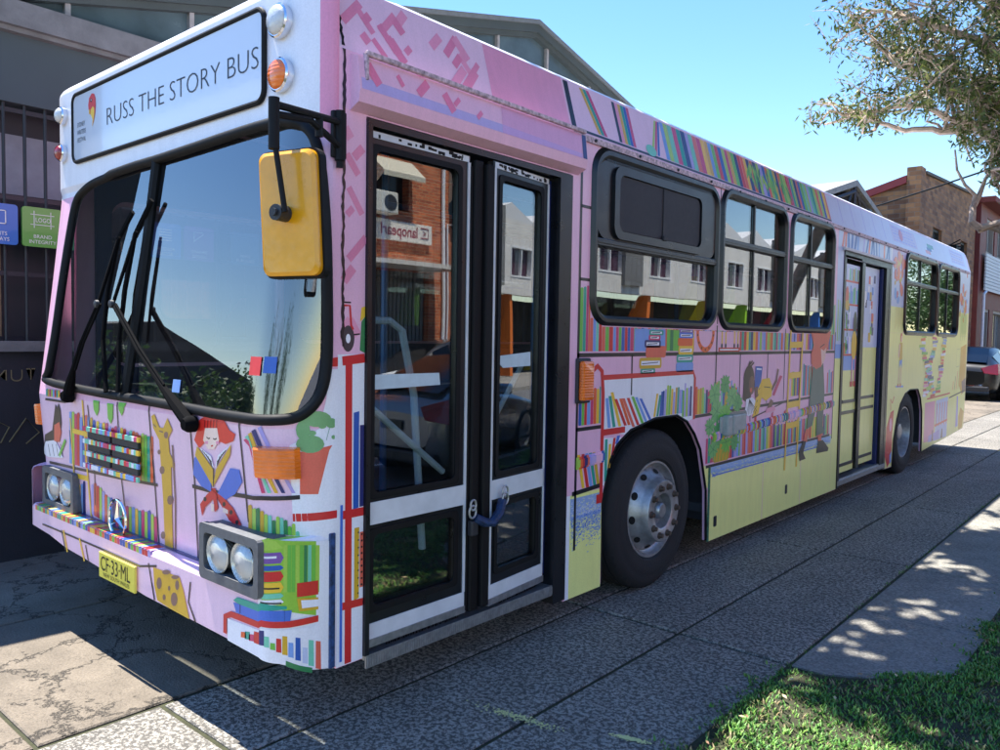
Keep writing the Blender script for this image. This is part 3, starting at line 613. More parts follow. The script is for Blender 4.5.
# giraffe
fp([(152,416),(155,414),(160,427),(164,428),(168,418),(173,430),(169,438),(172,470),(173,520),(174,556),(166,553),(164,500),(160,440),(154,428)],'gold',3)
fp([(170,452),(175,463),(175,469),(171,466),(168,456)],'gold',3.2)
for x,y,r in ((167,435,2.2),(163,470,2.6),(171,500,3),(164,535,2.4),(160,452,1.6)): fp([(x+r*math.cos(a),y+r*1.6*math.sin(a)) for a in np.linspace(0,2*PI,9)[:-1]],'brown',3.6)
fs([(173,445),(176,500),(176,550)],.011,'brown',3.3); fs([(154,424),(157,427)],.006,'brown',3.9); fs([(160,431),(164,432)],.006,'brown',3.9)
# red-haired reader in blue with a golden book
fp([(199,421),(206,416),(219,416),(226,422),(230,430),(236,434),(234,441),(226,444),(222,442),(206,442),(200,448),(195,440),(198,430)],'hair',3)
fp([(206,428),(218,428),(220,440),(215,449),(209,449),(204,440)],(248,220,206),3.4)
for x in (206,209,212,215,218): fs([(x,420),(x-.6,428)],.007,(150,30,30),3.8)
fs([(207.5,437),(209.3,438.6),(211,438)],.005,'blk',3.9); fs([(214,438.4),(215.8,439.4),(217.6,438.4)],.005,'blk',3.9); fs([(212,446),(214,445.5)],.006,'red',3.9); fp([(206,441),(209,441),(209,444),(206,444)],'rose',3.8); fp([(217,441),(220,441),(220,444),(217,444)],'rose',3.8)
fp([(195,458),(200,452),(212,482),(212,492),(202,486),(194,474)],'cobalt',3.2); fp([(231,468),(240,470),(243,482),(236,494),(226,500),(218,494),(224,482)],'cobalt',3.3)
fp([(198,446),(214,469),(214,487),(196,455)],'gold',4.0); fp([(232,444),(217,469),(214,487),(231,455)],'gold',4.05)
fp([(200,447),(212,456),(215,468)],'white',4.3); fp([(230,446),(219,455),(216,468)],'white',4.3)
for k in range(4): fs([(203+k*2,450+k*2),(213,462+k*1.5)],.004,'blk',4.7); fs([(227-k*2,450+k*2),(218,462+k*1.5)],.004,'blk',4.7)
fs([(215,468),(214.5,487)],.006,'blk',4.6)
fp([(212,488),(216,488),(222,505),(230,520),(240,528),(242,524),(234,508),(226,499)],'red',3.6); fp([(213,490),(208,494),(201,504),(203,516),(206,507),(214,499),(216,512),(219,508),(217,494)],'red',3.65)
for x,y in ((206,499),(225,504),(232,512),(238,522)): fp([(x+1.6*math.cos(a),y+2.4*math.sin(a)) for a in np.linspace(0,2*PI,9)[:-1]],'blk',4.2)
fp([(212,503),(215,504),(215,511),(212,511)],(248,220,206),4.0); fp([(224,507),(229,510),(229,514),(224,512)],(248,220,206),4.0)
# leaning spines beside the indicator
for i,(c,xa,xb) in enumerate((('mag',244,262),('mint',245,268),('gold',248,275),('navy',252,282),('lil',258,292))):
    fp([(xa,440-i*3),(xa+3.6,438-i*3),(xb+3.6,493),(xb,493)],c,1.6+i*.1)
# green spines under
fbooks((249,531),(300,536),29,8,13,seed=12,pal=['green','lime','mint','dgreen','gold'],jit=7)
# potted plant on the corner
fp([(300,452),(332,445),(329,450),(318,494),(300,494)],'coral',2); 
for x,y,rx,ry in ((310,444,14,9),(303,430,7,10),(317,419,14,8),(331,423,6,5),(322,426,4,2.6),(333,437,2,2),(312,433,4,2.6)):
    fp([(x+rx*math.cos(a),y+ry*math.sin(a)) for a in np.linspace(0,2*PI,15)[:-1]] if x+rx<334.5 else [(min(x+rx*math.cos(a),334.3),y+ry*math.sin(a)) for a in np.linspace(0,2*PI,15)[:-1]],(116,170,112),2.6+.04*rx)
fs([(306,440),(309,426)],.005,'dgreen',2.3); fs([(326,440),(330,425)],.005,'dgreen',2.3)
front=FM.build('front_panel',M['livery'],bus)
# windscreen rubber, divider and wipers
g=MB(); g.tube([FP(min(max(u,0),3),z,off=.004) for u,z in WLs]+[FP(*WLs[0],off=.004)],.021,10,cap=False)
gas=g.build('windscreen_rubber',M['black'],wind)
g=MB(); p0=F(125,396); p1=F(157,162)
g.tube([FP(p0[0],p0[1],off=.0),FP((p0[0]+p1[0])/2,(p0[1]+p1[1])/2,off=.0),FP(p1[0],p1[1],off=.0)],.024,8); g.build('windscreen_divider',M['black'],wind)
def off_pt(px,py,o): u,z=F(px,py,); P=FP(u,z,off=o); return P
def fpt(px,py,off):           # point on a copy of the front surface pushed forward by off
    P=None; d=ray(px,py); lo=None; t=0.5
    u,z=F(px,py)
    for _ in range(12):
        P=FP(u,z,off=off); a,b=proj(P); e=1e-3
        a1,b1=proj(FP(min(u+e,3),z,off=off)); a2,b2=proj(FP(u,z+e,off=off)); J=np.array([[(a1-a)/e,(a2-a)/e],[(b1-b)/e,(b2-b)/e]])
        try: dd=np.linalg.solve(J,[px-a,py-b])
        except Exception: break
        u=min(max(u+dd[0],0),2.95); z+=dd[1]
    return FP(u,z,off=off)
M['wiper']=mat('wiper_black',(14,14,16),.9,spec=.08)
for piv,elb,bl in (((190,424),(113,304),[(152,200),(135,235),(125,290),(119,340),(118,392)]),((68,396),(98,304),[(133,212),(118,240),(108,290),(103,340),(106,392)])):
    g=MB(); A0=fpt(*piv,.03); E0=fpt(*elb,.085)
    mid=[A0+(E0-A0)*t+np.array([0,-.02*math.sin(PI*t),0]) for t in (0,.15,.3,.6,1)]
    g.tube(mid,[.028,.024,.013,.010,.009],8)
    m2=[p+np.array([.028,0,.0]) for p in mid[2:]]; g.tube(m2,.006,6)
    g.lathe([(0,.0),(0,.034),(.03,.034),(.05,.022),(.05,0)],A0+np.array([0,.02,0]),'y',14,sgn=-1)
    arm=g.build('wiper_arm',M['wiper'],bus)
    g=MB(); P=[fpt(x,y,.035) for x,y in bl]; g.tube(P,.009,6,flat=1.6); 
    P2=[fpt(x,y,.06) for x,y in bl[1:-1]]; P2=[P2[0]*.9+P[0]*.1]+P2; g.tube(P2,.007,6); g.tube([P2[1],E0],.008,6)
    g.build('wiper_blade',M['wiper'],arm)
    g=MB(); g.lathe([(0,.02),(.015,.018),(.02,0)],E0,'y',12,sgn=-1); g.build('wiper_joint',M['dark'],arm)
# bumper
B=MB(); bs=-.035
_zb=sorted(F(*p,base=bs) for p in [(43,530),(65,548),(86,560),(144,596),(198,624),(230,641),(262,656),(288,667),(310,671),(331,669)])
print('ZB',_zb); print('ZT',[F(*p,base=bs)[1] for p in ((86,531),(150,560),(198,585))])
def zb(u):                                                     # lower edge of the bumper
    if u<=_zb[0][0]: return _zb[0][1]
    for (a,b),(c1,d) in zip(_zb[:-1],_zb[1:]):
        if u<=c1: return b+(d-b)*(u-a)/(c1-a)
    return _zb[-1][1]
def zt(u): return .60 if .93<=u<=2.02 else .80
ub=sorted(set(BR+[.93,2.02]))
ub=sorted(set(ub))
for a,b in zip(ub[:-1],ub[1:]):
    m_=(a+b)/2; ta=zt(m_)
    lv=lambda u:[(zb(u),-.03),(zb(u)+.004,0),(ta-.02,0),(ta-.006,-.006),(ta,-.02)]
    for (z1,i1),(z2,i2),(z3,i3),(z4,i4) in zip(lv(a)[:-1],lv(a)[1:],lv(b)[1:],lv(b)[:-1]):
        B.idx([FP(a,z1,bs,i1),FP(b,z4,bs,i4),FP(b,z3,bs,i3),FP(a,z2,bs,i2)],[(0,1,2,3)],C_('mauve' if m_<2.02 else 'white'))
    B.idx([FP(a,ta,bs,-.02),FP(b,ta,bs,-.02),FP(b,ta,bs,-.10),FP(a,ta,bs,-.10)],[(0,1,2,3)],C_('mauve' if m_<2.02 else 'lime'))
    B.idx([FP(a,zb(a),bs,-.03),FP(b,zb(b),bs,-.03),FP(b,zb(b)+.1,bs,-.2),FP(a,zb(a)+.1,bs,-.2)],[(0,1,2,3)],C_('blk'))
FMs=FM; FM=B
def bp(px,c,l=1): fp(px,c,l,bs)
def bs_(px,w,c,l=2): fs(px,w,c,l,bs)
# striped spines along the top shelf and its face, giraffe piece, seams
q=random.Random(31)
x0,x1=-2.36,-.93; n=52
for i in range(n):
    xa=x0+(x1-x0)*i/n; xb=xa+(x1-x0)/n*.9; c=q.choice(BK)
    if xa<-2.28: continue
    B.idx([(xa,bs-.0025,.572),(xb,bs-.0025,.572),(xb,bs-.003,.598),(xa,bs-.003,.598)],[(0,1,2,3)],C_(c)); B.idx([(xa,bs+.0,.6025),(xb,bs+.0,.6025),(xb+.02,bs+.085,.603),(xa+.02,bs+.085,.603)],[(0,1,2,3)],C_(c))
B.idx([(-2.2,bs+.065,.6035),(-.25,bs+.065,.6035),(-.25,bs+.10,.604),(-2.2,bs+.10,.604)],[(0,1,2,3)],C_('navy'))
bs_([(43,524),(60,531),(100,548),(140,566),(157,566)],.009,'blk',2)
for px in ([(62,530),(66,550)],[(86,545),(89,562)],[(149,563),(155,600)],[(191,582),(189,602),(196,622)],[(206,600),(206,601)]):
    if abs(px[0][1]-px[-1][1])>3: bs_(px,.009,'blk',2.2)
for px in ([(64,530),(68,552)],[(80,538),(85,561)]): bs_(px,.014,'yellow',2.5)
bp([(154,567),(180,577),(184,590),(190,619),(170,608),(158,600),(155,585)],'gold',2.6)
for x,y,rx,ry in ((160,583,2.6,6),(175,599,3.4,7),(167,572,4,2.4),(178,585,2,5),(165,597,1.6,3),(170,588,1.2,2.5),(176,577,4,2)): bp([(x+rx*math.cos(a),y+ry*math.sin(a)) for a in np.linspace(0,2*PI,11)[:-1]],'brown',3.2)
# right corner: stacks, red line, standing spines, white end
bp([(262,540),(268,538),(300,541),(316,541),(318,590),(316,615),(262,600)],(150,200,70),.8)
for i,(xa,c) in enumerate(zip(range(284,317,4),['lime','green','green','lime','green','dgreen','mint','green','lime'])): bp([(xa,545),(xa+3.4,545),(xa+3,592),(xa-.4,592)],c,1.6)
bp([(259,540),(268,539),(276,541),(284,548),(260,551)],'lime',2.0); 
rows=[('purple',552,563),('blue',565,570),('red',571,581),('yellow',582,592),('mint',593,598),('white',599,604)]
for c,a,b in rows: bp([(259,a),(281,a),(284,(a+b)/2),(281,b),(259,b)],c,2.6); 
bs_([(261,557),(277,557)],.008,'white',3.2); bs_([(261,588),(280,588)],.006,'blk',3.2); bs_([(261,602),(282,603)],.006,'blk',3.2)
bp([(234,600),(238,597),(262,602),(287,606),(287,609),(262,610),(240,604)],'teal',3.0); bp([(234,602),(262,609),(292,610),(290,624),(262,621),(237,612)],'cobalt',2.9)
bs_([(241,604),(241,613)],.006,'navy',3.5); bs_([(285,610),(285,623)],.006,'navy',3.5)
bp([(297,583),(318,580),(318,594),(297,597)],'red',3.0); bp([(297,598),(318,597),(318,609),(299,611)],'gold',3.0); bp([(301,600),(318,599),(318,606),(302,608)],'white',3.4)
bp([(316,541),(333,541),(333,668),(316,668)],'white',.9)
bp([(228,618),(262,628),(300,628),(318,625),(318,668),(285,664),(228,640)],'white',.8)
bs_([(226,633),(226,616),(232,614),(262,623),(290,624),(318,618)],.024,'red',3.6); 
for i,(x,c,h) in enumerate(((244,'orange',5),(248,'teal',7),(252,'mag',6),(257,'red',11),(262,'navy',14),(267,'mint',10),(273,'green',6),(279,'red',13),(285,'gold',18),(291,'sky',14),(298,'blue',22),(305,'paleb',15),(311,'mint',25),(318,'coral',27))):
    yb=637+(x-244)*.42; bp([(x-2.6,yb),(x+2.8,yb+1),(x+2.4,yb-h),(x-2.4,yb-h-.5)],c,1.7)
bs_([(286,663),(300,668),(312,670)],.02,'dgreen',2.2)
FM=FMs
bumper=B.build('bumper',M['livery'],bus)
# seam strip of dark blue between bumper end and side panel
g=MB(); g.rbox((-.004,YE-.035,.28),(.008,YE-.008,.80),.004); g.rbox((-.16,YE-.11,.872),(.006,YE-.008,.888),.004) if False else None
g.build('corner_trim',mat('worn_blue',(38,70,120),.5,noise=.8,scale=45),bus)
# number plate
g=MB(); u0,z0=F(120,571,bs); cx=FP(u0,z0,bs)[0]; cz=z0
g.rbox((cx-.186,bs-.018,cz-.06),(cx+.186,bs-.006,cz+.06),.003,lin((226,214,84)))
g.build('number_plate',mat('plate_yellow',(228,216,86),.4),bumper)
g=MB(); text_mesh('CF·33·ML',.098,lambda x,y,z:(cx-.165+x,bs-.0195,cz-.022+y),lin((20,20,20)),g,off=.0,sxx=.80)
text_mesh('NEW SOUTH WALES',.026,lambda x,y,z:(cx-.135+x,bs-.0195,cz-.048+y),lin((20,20,20)),g,sxx=1.12)
g.build('plate_lettering',mat('ink',(22,22,22),.5),bumper)
# headlights
def headlight(x0,x1,z0,z1,yo):
    g=MB(); y_=-.03+yo
    o=rrect(x0,x1,z0,z1,.02,3); i=rrect(x0+.035,x1-.03,z0+.04,z1-.035,.02,3)
    g.prism(o,[i],lambda p,k:(p[0],y_-(0 if k==0 else .025)+(0.0),p[1])); g.prism(rrect(x0+.004,x1-.004,z0+.004,z1-.004,.02,3),[i],lambda p,k:(p[0],(.07+yo if k==0 else y_+.0),p[1]))
    g.prism(i,[],lambda p,k:(p[0],(.02 if k==0 else .012)+yo,p[1]))
    M['lampface']=M.get('lampface') or lens_mat('lamp_face',(186,192,196),260.,.25,.1,'x',.25); M['reflector']=M.get('reflector') or lens_mat('lamp_reflector',(206,206,200),150.,.35,.22,'x',.6)
    h=g.build('headlight_surround',M['greyp'],bus)
    w=(x1-x0-.065)/2
    for k in (0,1):
        cxx=x0+.035+w*(k+.5); czz=(z0+z1)/2+.004; r=.074
        g=MB(); g.lathe([(.0,0),(-.0,.05),(.03,r-.004),(.045,r+.004),(.05,r),(.04,r-.012)],(cxx,yo,czz),'y',28,sgn=-1); lp=g.build('headlamp',M['reflector'],h)
        g=MB(); g.lathe([(.062,0),(.058,.03),(.046,r-.01),(.040,r-.006),(.044,r-.014),(.055,.028),(.058,0)],(cxx,yo,czz),'y',28,sgn=-1); g.build('headlamp_lens',M['lampface'],lp)
u,z=F(200,521); 
hx0=hit(200,521,1,-.05)[0]; hx1=hit(259,540,1,-.05)[0]; hz1=hit(200,521,1,-.05)[2]; hz0=hit(200,576,1,-.05)[2]; print('HL',hx0,hx1,hz0,hz1)
headlight(hx0,hx1,hz0,hz1,0); hxl=hit(43,465,1,.005)[0]; headlight(hxl,hxl+(hx1-hx0),hz0,hz1,.055)
# indicators
def lens(name,m_,a,b,fn,r=.012):
    g=MB(); g.rbox(a,b,r,M=fn); return g.build(name,m_,bus)
def cornerfn(ua,ub_):           # wraps a unit box (x 0..1, y depth, z) round the corner surface
    def fn(v): 
        u=ua+(ub_-ua)*v[0]; return FP(u,v[2],None,v[1])
    return fn
def wrap_box(name,m_,ua,ub_,za,zb_,d,n=10):
    g=MB(); P=[]
    for i in range(n+1):
        u=ua+(ub_-ua)*i/n; e=.6 if i in (0,n) else 1; P.append((u,e))
    for i in range(n):
        (a,ea),(b,eb)=P[i],P[i+1]
        q=[[FP(u,za,None,.0),FP(u,za+.004,None,d*e*.9),FP(u,za+.012,None,d*e),FP(u,zb_-.012,None,d*e),FP(u,zb_-.004,None,d*e*.9),FP(u,zb_,None,0)] for u,e in ((a,ea),(b,eb))]
        for k in range(5): g.idx([q[0][k],q[1][k],q[1][k+1],q[0][k+1]],[(0,1,2,3)],smooth=False)
    for u,e,s in ((ua,.6,1),(ub_,.6,-1)):
        g.idx([FP(u,za,None,0),FP(u,za+.004,None,d*e*.9),FP(u,za+.012,None,d*e),FP(u,zb_-.012,None,d*e),FP(u,zb_-.004,None,d*e*.9),FP(u,zb_,None,0)],[tuple(range(6))])
    return g.build(name,m_,bus)
ua,za=F(258,474); ub_,zb2=F(300,446); wrap_box('indicator_lamp',M['amber'],ua,ub_,1.015,1.135,.035)
wrap_box('indicator_lamp',M['amber'],.30,.74,1.02,1.14,.035)
# marker lamps on the roof front
def dome(name,P,m_,r,ring):
    g=MB(); g.lathe([(-.01,r+.006),(.022,r+.006),(.028,r),(.028,r-.006)],P,'y',28,sgn=-1); l_=g.build(name+'_ring',m_ if not ring else M['chrome'],bus)
    g=MB(); g.lathe([(.024,r-.002)]+[(.024+.026*math.sin(t),(r-.002)*math.cos(t)) for t in np.linspace(.1,PI/2,8)],P,'y',28,sgn=-1); l_.name=name; g.build('lens',m_,l_)
M['clearl']=mat('clear_lens',(215,218,220),.12,noise=.1,scale=60,coat=1.,bump=.4,bscale=220)
for (px,py),mm in (((282,22),'clearl'),((283,76),'amber')):
    u,z=F(px,py); P=FP(u,z)
    dome('marker_lamp',P+np.array([0,.0,0]),M[mm],.058,True); P2=P.copy(); P2[0]=-2.5-P[0]; dome('marker_lamp',P2,M['clearl' if mm=='clearl' else 'redl'],.042,True)
# grille, badge
g=MB(); Lx=[FP(*F(*p))[[0,2]] for p in ((96,424),(154,432),(155,478),(98,463))]
xa,xb=-1.66,-1.12
for k,z in enumerate((1.035,.975,.915)):
    for a,b in ((xa,xa+.25),(xa+.275,xb)):
        g.rbox((a,-.006,z-.018),(b,.01,z+.018),.004)
gr=g.build('grille',M['dark'],bus)
g=MB(); q=random.Random(8)
for z in (1.066,1.005,.945,.885):
    g=MB(); x=xa-.03
    while x<xb+.02:
        w=q.uniform(.018,.03); g.box((x,-.018,z-.011),(x+w,-.0085,z+.011),C_(q.choice(['red','yellow','mint','mint','sky','white','mag','mint']))); x+=w
    g.build('grille_slat',M['colr'],gr)
g=MB(); P=FP(*F(127,517)); c0=np.array([P[0],.0,P[2]]); r=.088
ring=[c0+np.array([r*math.cos(a),0,r*math.sin(a)]) for a in np.linspace(0,2*PI,40)]; g.tube(ring,.0075,8,cap=False)
for k in range(3):
    a=PI/2+k*2*PI/3; d=np.array([math.cos(a),0,math.sin(a)]); n_=np.array([-math.sin(a),0,math.cos(a)])
    g.idx([c0+d*r,c0+n_*.014-d*.008,c0-n_*.014-d*.008,c0+np.array([0,-.014,0])],[(0,1,3),(0,3,2),(0,2,1)])
g.tube([c0,c0+np.array([0,.05,0])],.01); g.build('emblem',M['chrome'],bus)
# destination sign with lettering
g=MB(); c4=[F(*p) for p in ((76,166),(266,97),(266,5),(74,99))]
xs=[FP(*p)[0] for p in c4]; X0=(xs[0]+xs[3])/2; X1=(xs[1]+xs[2])/2; Z0=(c4[0][1]+c4[1][1])/2; Z1=(c4[2][1]+c4[3][1])/2; YS=.135
print('SIGN',X0,X1,Z0,Z1)
g.prism(rrect(X0,X1,Z0,Z1,.045),[],lambda p,k:(p[0],YS-(.010 if k else -.01),p[1])); sg=g.build('destination_sign',mat('sign_white',(214,222,236),.12,coat=.6),bus)
g=MB(); lp=rrect(X0,X1,Z0,Z1,.045,6); g.tube([(x,YS-.008,z) for x,z in lp+[lp[0]]],.011,8,cap=False); g.build('sign_rubber',M['black'],sg)
g=MB(); a=FP(*F(108,128)); b=FP(*F(259,67)); wd=b[0]-a[0]
cu=1.0
tm=MB(); text_mesh('RUSS THE STORY BUS',1.,lambda x,y,z:(x,y,z),(0,0,0),tm,off=-.018); tw=max(v[0] for v in tm.v)-min(v[0] for v in tm.v); th=max(v[1] for v in tm.v)
zc=(a[2]+b[2])/2
text_mesh('RUSS THE STORY BUS',1.,lambda x,y,z:(a[0]+x*wd/tw,YS-.0115,zc+y*.084/th),lin((46,52,66)),g,off=-.018)
lx=FP(*F(81,155))[0]; zl=FP(*F(83,128))[2]
for i,w in enumerate(('SYDNEY','WRITERS','FESTIVAL')): text_mesh(w,.034,lambda x,y,z:(lx-.015+x,YS-.0115,zl+.006-i*.040+y),lin((90,92,104)),g,sxx=.78)
g.build('sign_lettering',mat('sign_ink',(46,52,66),.5),sg)
g=MB(); ex,ez=FP(*F(94,111))[0],FP(*F(94,111))[2]
def em(pts,c,l): g.prism([(ex+a*.0125,ez+.012+b*.0125) for a,b in pts],[],lambda p,k:(p[0],YS-.0115-l*.0006,p[1]),C_(c),sides=False)
em([(0,6),(2.6,5.4),(3.8,3.4),(4.0,.4),(3.2,-3),(1.6,-6),(.4,-7.5),(1.2,-4.5),(.6,-2.6),(-1.6,-2.2),(-3,-.4),(-3.4,1.8),(-2.6,4.4)],'red',0)
em([(1.2,.6),(2.6,-.4),(2.6,-3),(1.6,-5.6),(.4,-7.6),(1.0,-4.8),(-.2,-3.4),(-1.2,-2.2),(-1,-.6)],'yellow',1); em([(-2.6,-.2),(-1.4,-.4),(-1.8,-2.4),(-2.6,-1.8)],'gold',2); em(circ(-.4,3.2,.8,n=10),'blk',2); em(circ(-.1,3.3,.3,n=8),'white',3)
g.build('sign_emblem',M['colr'],sg)
# ================================================================ rest of the bus
# far side wall with openings
Wf=[(.45,1.6,1.35,2.3),(1.75,3.3,1.5,2.5),(3.45,5.0,1.5,2.5),(5.15,6.7,1.5,2.5),(6.85,8.4,1.5,2.5),(8.55,10.1,1.5,2.5),(10.25,11.4,1.5,2.5)]
g=MB(); g.prism([(YE,.27),(11.8,.27),(11.8,2.61),(11.7,2.88),(YE,2.88)],[rrect(a,b,c,d,.1) for a,b,c,d in Wf],lambda p,k:(-2.5-sx(p[1])+(0 if k==0 else .03),p[0],p[1]),C_('pink'))
g.build('far_side_panel',M['livery'],bus)
g=MB(); g.prism([(.34,.42),(11.7,.42),(11.7,2.84),(.34,2.84)],[rrect(a-.02,b+.02,c-.02,d+.02,.1) for a,b,c,d in Wf],lambda p,k:(-2.42+(0 if k==0 else .02),p[0],p[1])); g.build('inner_lining',mat('lining_blue',(26,42,78),.7,noise=.2,scale=5),bus)
g=MB()
for a,b,c,d in Wf: g.box((-2.49,a-.03,c-.03),(-2.48,b+.03,d+.03))
g.build('far_window_glass',M['glass'],bus)
# roof, rear, floor, chassis
g=MB(); sec=[(-.078,2.888),(-.13,2.925),(-.5,2.96),(-1.25,2.985),(-2.0,2.96),(-2.37,2.925),(-2.422,2.888)]
for (xa,za),(xb,zb_) in zip(sec[:-1],sec[1:]):
    g.idx([(xa,.62,za),(xb,.62,zb_),(xb,11.68,zb_),(xa,11.68,za)],[(0,1,2,3)],C_('white')); g.idx([(xa,.64,za-.04),(xb,.64,zb_-.04),(xb,11.7,zb_-.04),(xa,11.7,za-.04)],[(0,3,2,1)],C_('white'))
    g.idx([(xa,11.68,za),(xb,11.68,zb_),(xb,11.79,2.6),(xa,11.79,2.6)],[(0,1,2,3)],C_('white'))

for k in range(0,len(LIP),2):
    p,r_=LIP[k],LIP[k+1]
    def rz(x):
        for (xa,za),(xb,zb_) in zip(sec[:-1],sec[1:]):
            if xb<=x<=xa: return za+(zb_-za)*(x-xa)/(xb-xa)
        return 2.888
    f=lambda x:min(max(x,-2.42),-.08)
    g.idx([p,r_,(f(r_[0]),.62,rz(f(r_[0]))),(f(p[0]),.62,rz(f(p[0])))],[(0,1,2,3)],C_('white'))
g.build('roof',M['livery'],bus)
g=MB(); g.box((-2.47,11.72,.3),(-.03,11.79,2.60),C_('yel')); g.box((-.05,11.70,.32),(-.003,11.78,2.6),C_('yel')); g.build('rear_panel',M['livery'],bus)
g=MB(); g.box((-2.47,.3,.36),(-.45,11.7,.42)); g.box((-.45,1.75,.36),(-.03,2.05,.42)); g.box((-.45,3.40,.36),(-.03,5.95,.42)); g.box((-.45,7.7,.36),(-.03,7.9,.42)); g.box((-.45,9.3,.36),(-.03,11.7,.42))
g.box((-.9,.3,.42),(-.86,11.6,.46)); g.build('floor_pan',M['inter'],bus)
g=MB()
for y,z1 in ((2.72,1.14),(8.58,1.10)):
    for xa,xb in ((-.55,-.03),(-2.47,-1.95)):
        g=MB()
        g.box((xa,y-.72,z1),(xb,y+.72,z1+.03)); g.box((xa,y-.74,.3),(xb,y-.72,z1+.03)); g.box((xa,y+.70,.3),(xb,y+.72,z1+.03)); g.box(((xa if xa>-1 else xb)-.02,y-.74,.3),((xa if xa>-1 else xb),y+.74,z1+.03)); g.build('wheel_housing',M['dark'],bus)
g=MB()
for pts in (arch1,arch2):
    g=MB(); P=[(-.004,a,b) for a,b in pts]; g.tube(P,.009,6); g.build('arch_trim',M['black'],bus)
# dark green/white worn edge of the skirt behind the front wheel
g=MB(); g.box((-.004,3.362,.17),(.006,3.385,.68)); g.build('skirt_edge',mat('worn_edge',(40,110,90),.5,noise=.9,scale=60),bus)
# gutter strip
g=MB(); g.box((-.002,1.72,2.575),(.014,11.7,2.585)); g.box((-.002,1.72,2.585),(.010,11.7,2.607)); g.rbox((.045,.32,2.587),(.066,1.745,2.607),.004); g.rbox((.04,.318,2.50),(.062,.332,2.60),.003)
g.build('gutter',mat('gutter_metal',(206,180,190),.45,noise=.7,scale=50),bus)
g=MB()
for i in range(22): 
    y=1.9+i*.45; g.lathe([(.0,.009),(.008,.007),(.009,0)],(.014,y,2.59),'x',8)
g.build('rivet_row',M['dark'],bus)
# header pod over the front door
g=MB(); pr=[(-.0,2.60),(.045,2.585),(.06,2.46),(.052,2.415),(.0,2.39)]
ya,yb=.29,1.765
for (xa,za),(xb,zb_) in zip(pr[:-1],pr[1:]): g.idx([(xa,ya,za),(xa,yb,za),(xb,yb,zb_),(xb,ya,zb_)],[(0,1,2,3)],C_('pink'))
for y in (ya,yb): g.idx([(a,y,b) for a,b in pr],[tuple(range(5))],C_('navy' if y==yb else 'pink'))
q=random.Random(41)
def podface(P,c,l):
    def mp(y,z):
        if z>2.585: z=2.585
        if z>2.46: t=(2.585-z)/.125; x=.045+.015*t
        else: t=(2.46-z)/.045; x=.06-.008*t
        return (x+.0008*l,y,z)
    g.idx([mp(*p) for p in P],[tuple(range(len(P)))],C_(c))
podface([(1.10,2.462),(1.72,2.462),(1.72,2.583),(1.10,2.583)],(222,160,198),1); podface([(1.725,2.462),(1.76,2.462),(1.76,2.583),(1.725,2.583)],'navy',2)
podface([(.30,2.463),(1.10,2.463),(1.10,2.500),(.30,2.505)],'lav',1.0); podface([(1.10,2.463),(1.72,2.463),(1.72,2.485),(1.10,2.50)],(206,160,212),1.6)
for i in range(13):
    y=q.uniform(.34,1.06); z=q.uniform(2.485,2.56); a=q.choice([.8,-.9]); d=np.array([math.cos(a),math.sin(a)])*q.uniform(.02,.045); n_=np.array([-d[1],d[0]])*.45
    P=[np.array([y,z])+s*d+t*n_ for s,t in ((1,1),(-1,1),(-1,-1),(1,-1))]
    if all(2.463<p[1]<2.584 for p in P): podface(P,'rosel',2+i*.03)
g.build('door_header',M['livery'],bus)
# ---- side windows: rubber frame, bars, glass
def side_window(a,b,c,d,bar,mull,hatch=False):
    g=MB(); o=rrect(a-.04,b+.04,c-.04,d+.045,.15,7); i=rrect(a+.015,b-.015,c+.015,d-.02,.11,7)
    n=len(o); vs=[];prof=[(0,0.0),(.35,.022),(.7,.022),(1.0,.004),(1.0,-.05)]
    for k in range(n):
        for t,h in prof: vs.append((h,o[k][0]+(i[k][0]-o[k][0])*t,o[k][1]+(i[k][1]-o[k][1])*t))
    m_=len(prof); g.idx(vs,[(k*m_+j,((k+1)%n)*m_+j,((k+1)%n)*m_+j+1,k*m_+j+1) for k in range(n) for j in range(m_-1)],smooth=True)
    w=g.build('side_window',M['blackgl'],bus)
    g=MB(); g.box((-.028,a,c),(-.022,b,d)); g.build('window_glass',M['glass'],w)
    g=MB(); g.rbox((-.022,a,bar-.022),(.012,b,bar+.022),.006); g.rbox((.010,a+.01,bar-.006),(.016,b-.01,bar+.006),.002)
    if not hatch:
        for m in mull: g.rbox((-.022,m-.011,c+.01),(-.006,m+.011,d),.003)
    g.build('window_bar',M['blackgl'],w)
    if hatch:
        g=MB(); g.prism(rrect(a+.01,b-.01,bar+.02,d-.01,.1),[],lambda p,k:((.004 if k else -.02),p[0],p[1])); 
        g.prism(rrect(2.09,3.17,2.10,2.50,.07),[rrect(2.14,3.12,2.145,2.455,.05)],lambda p,k:((.022 if k else 0),p[0],p[1]))
        for k in range(5): g.box((.004,2.02,2.512+k*.006),(.008,3.3,2.515+k*.006))
        h=g.build('vent_hatch',M['blackgl'],w)
        g=MB(); g.prism(rrect(2.15,3.11,2.15,2.45,.05),[],lambda p,k:((.012 if k else 0),p[0],p[1])); g.rbox((.010,2.63,2.15),(.018,2.65,2.45),.002); g.rbox((.012,2.62,2.14),(.03,2.66,2.17),.005); g.build('hatch_panel',mat('hatch_grey',(40,41,47),.6,noise=.15,scale=30),h)
    return w
side_window(*W['W1'],2.07,[],True); side_window(*W['W2'],2.23,[4.02]); side_window(*W['W3'],2.22,[5.20]); side_window(*W['W4'],2.25,[8.92]); side_window(*W['W5'],2.25,[10.38])
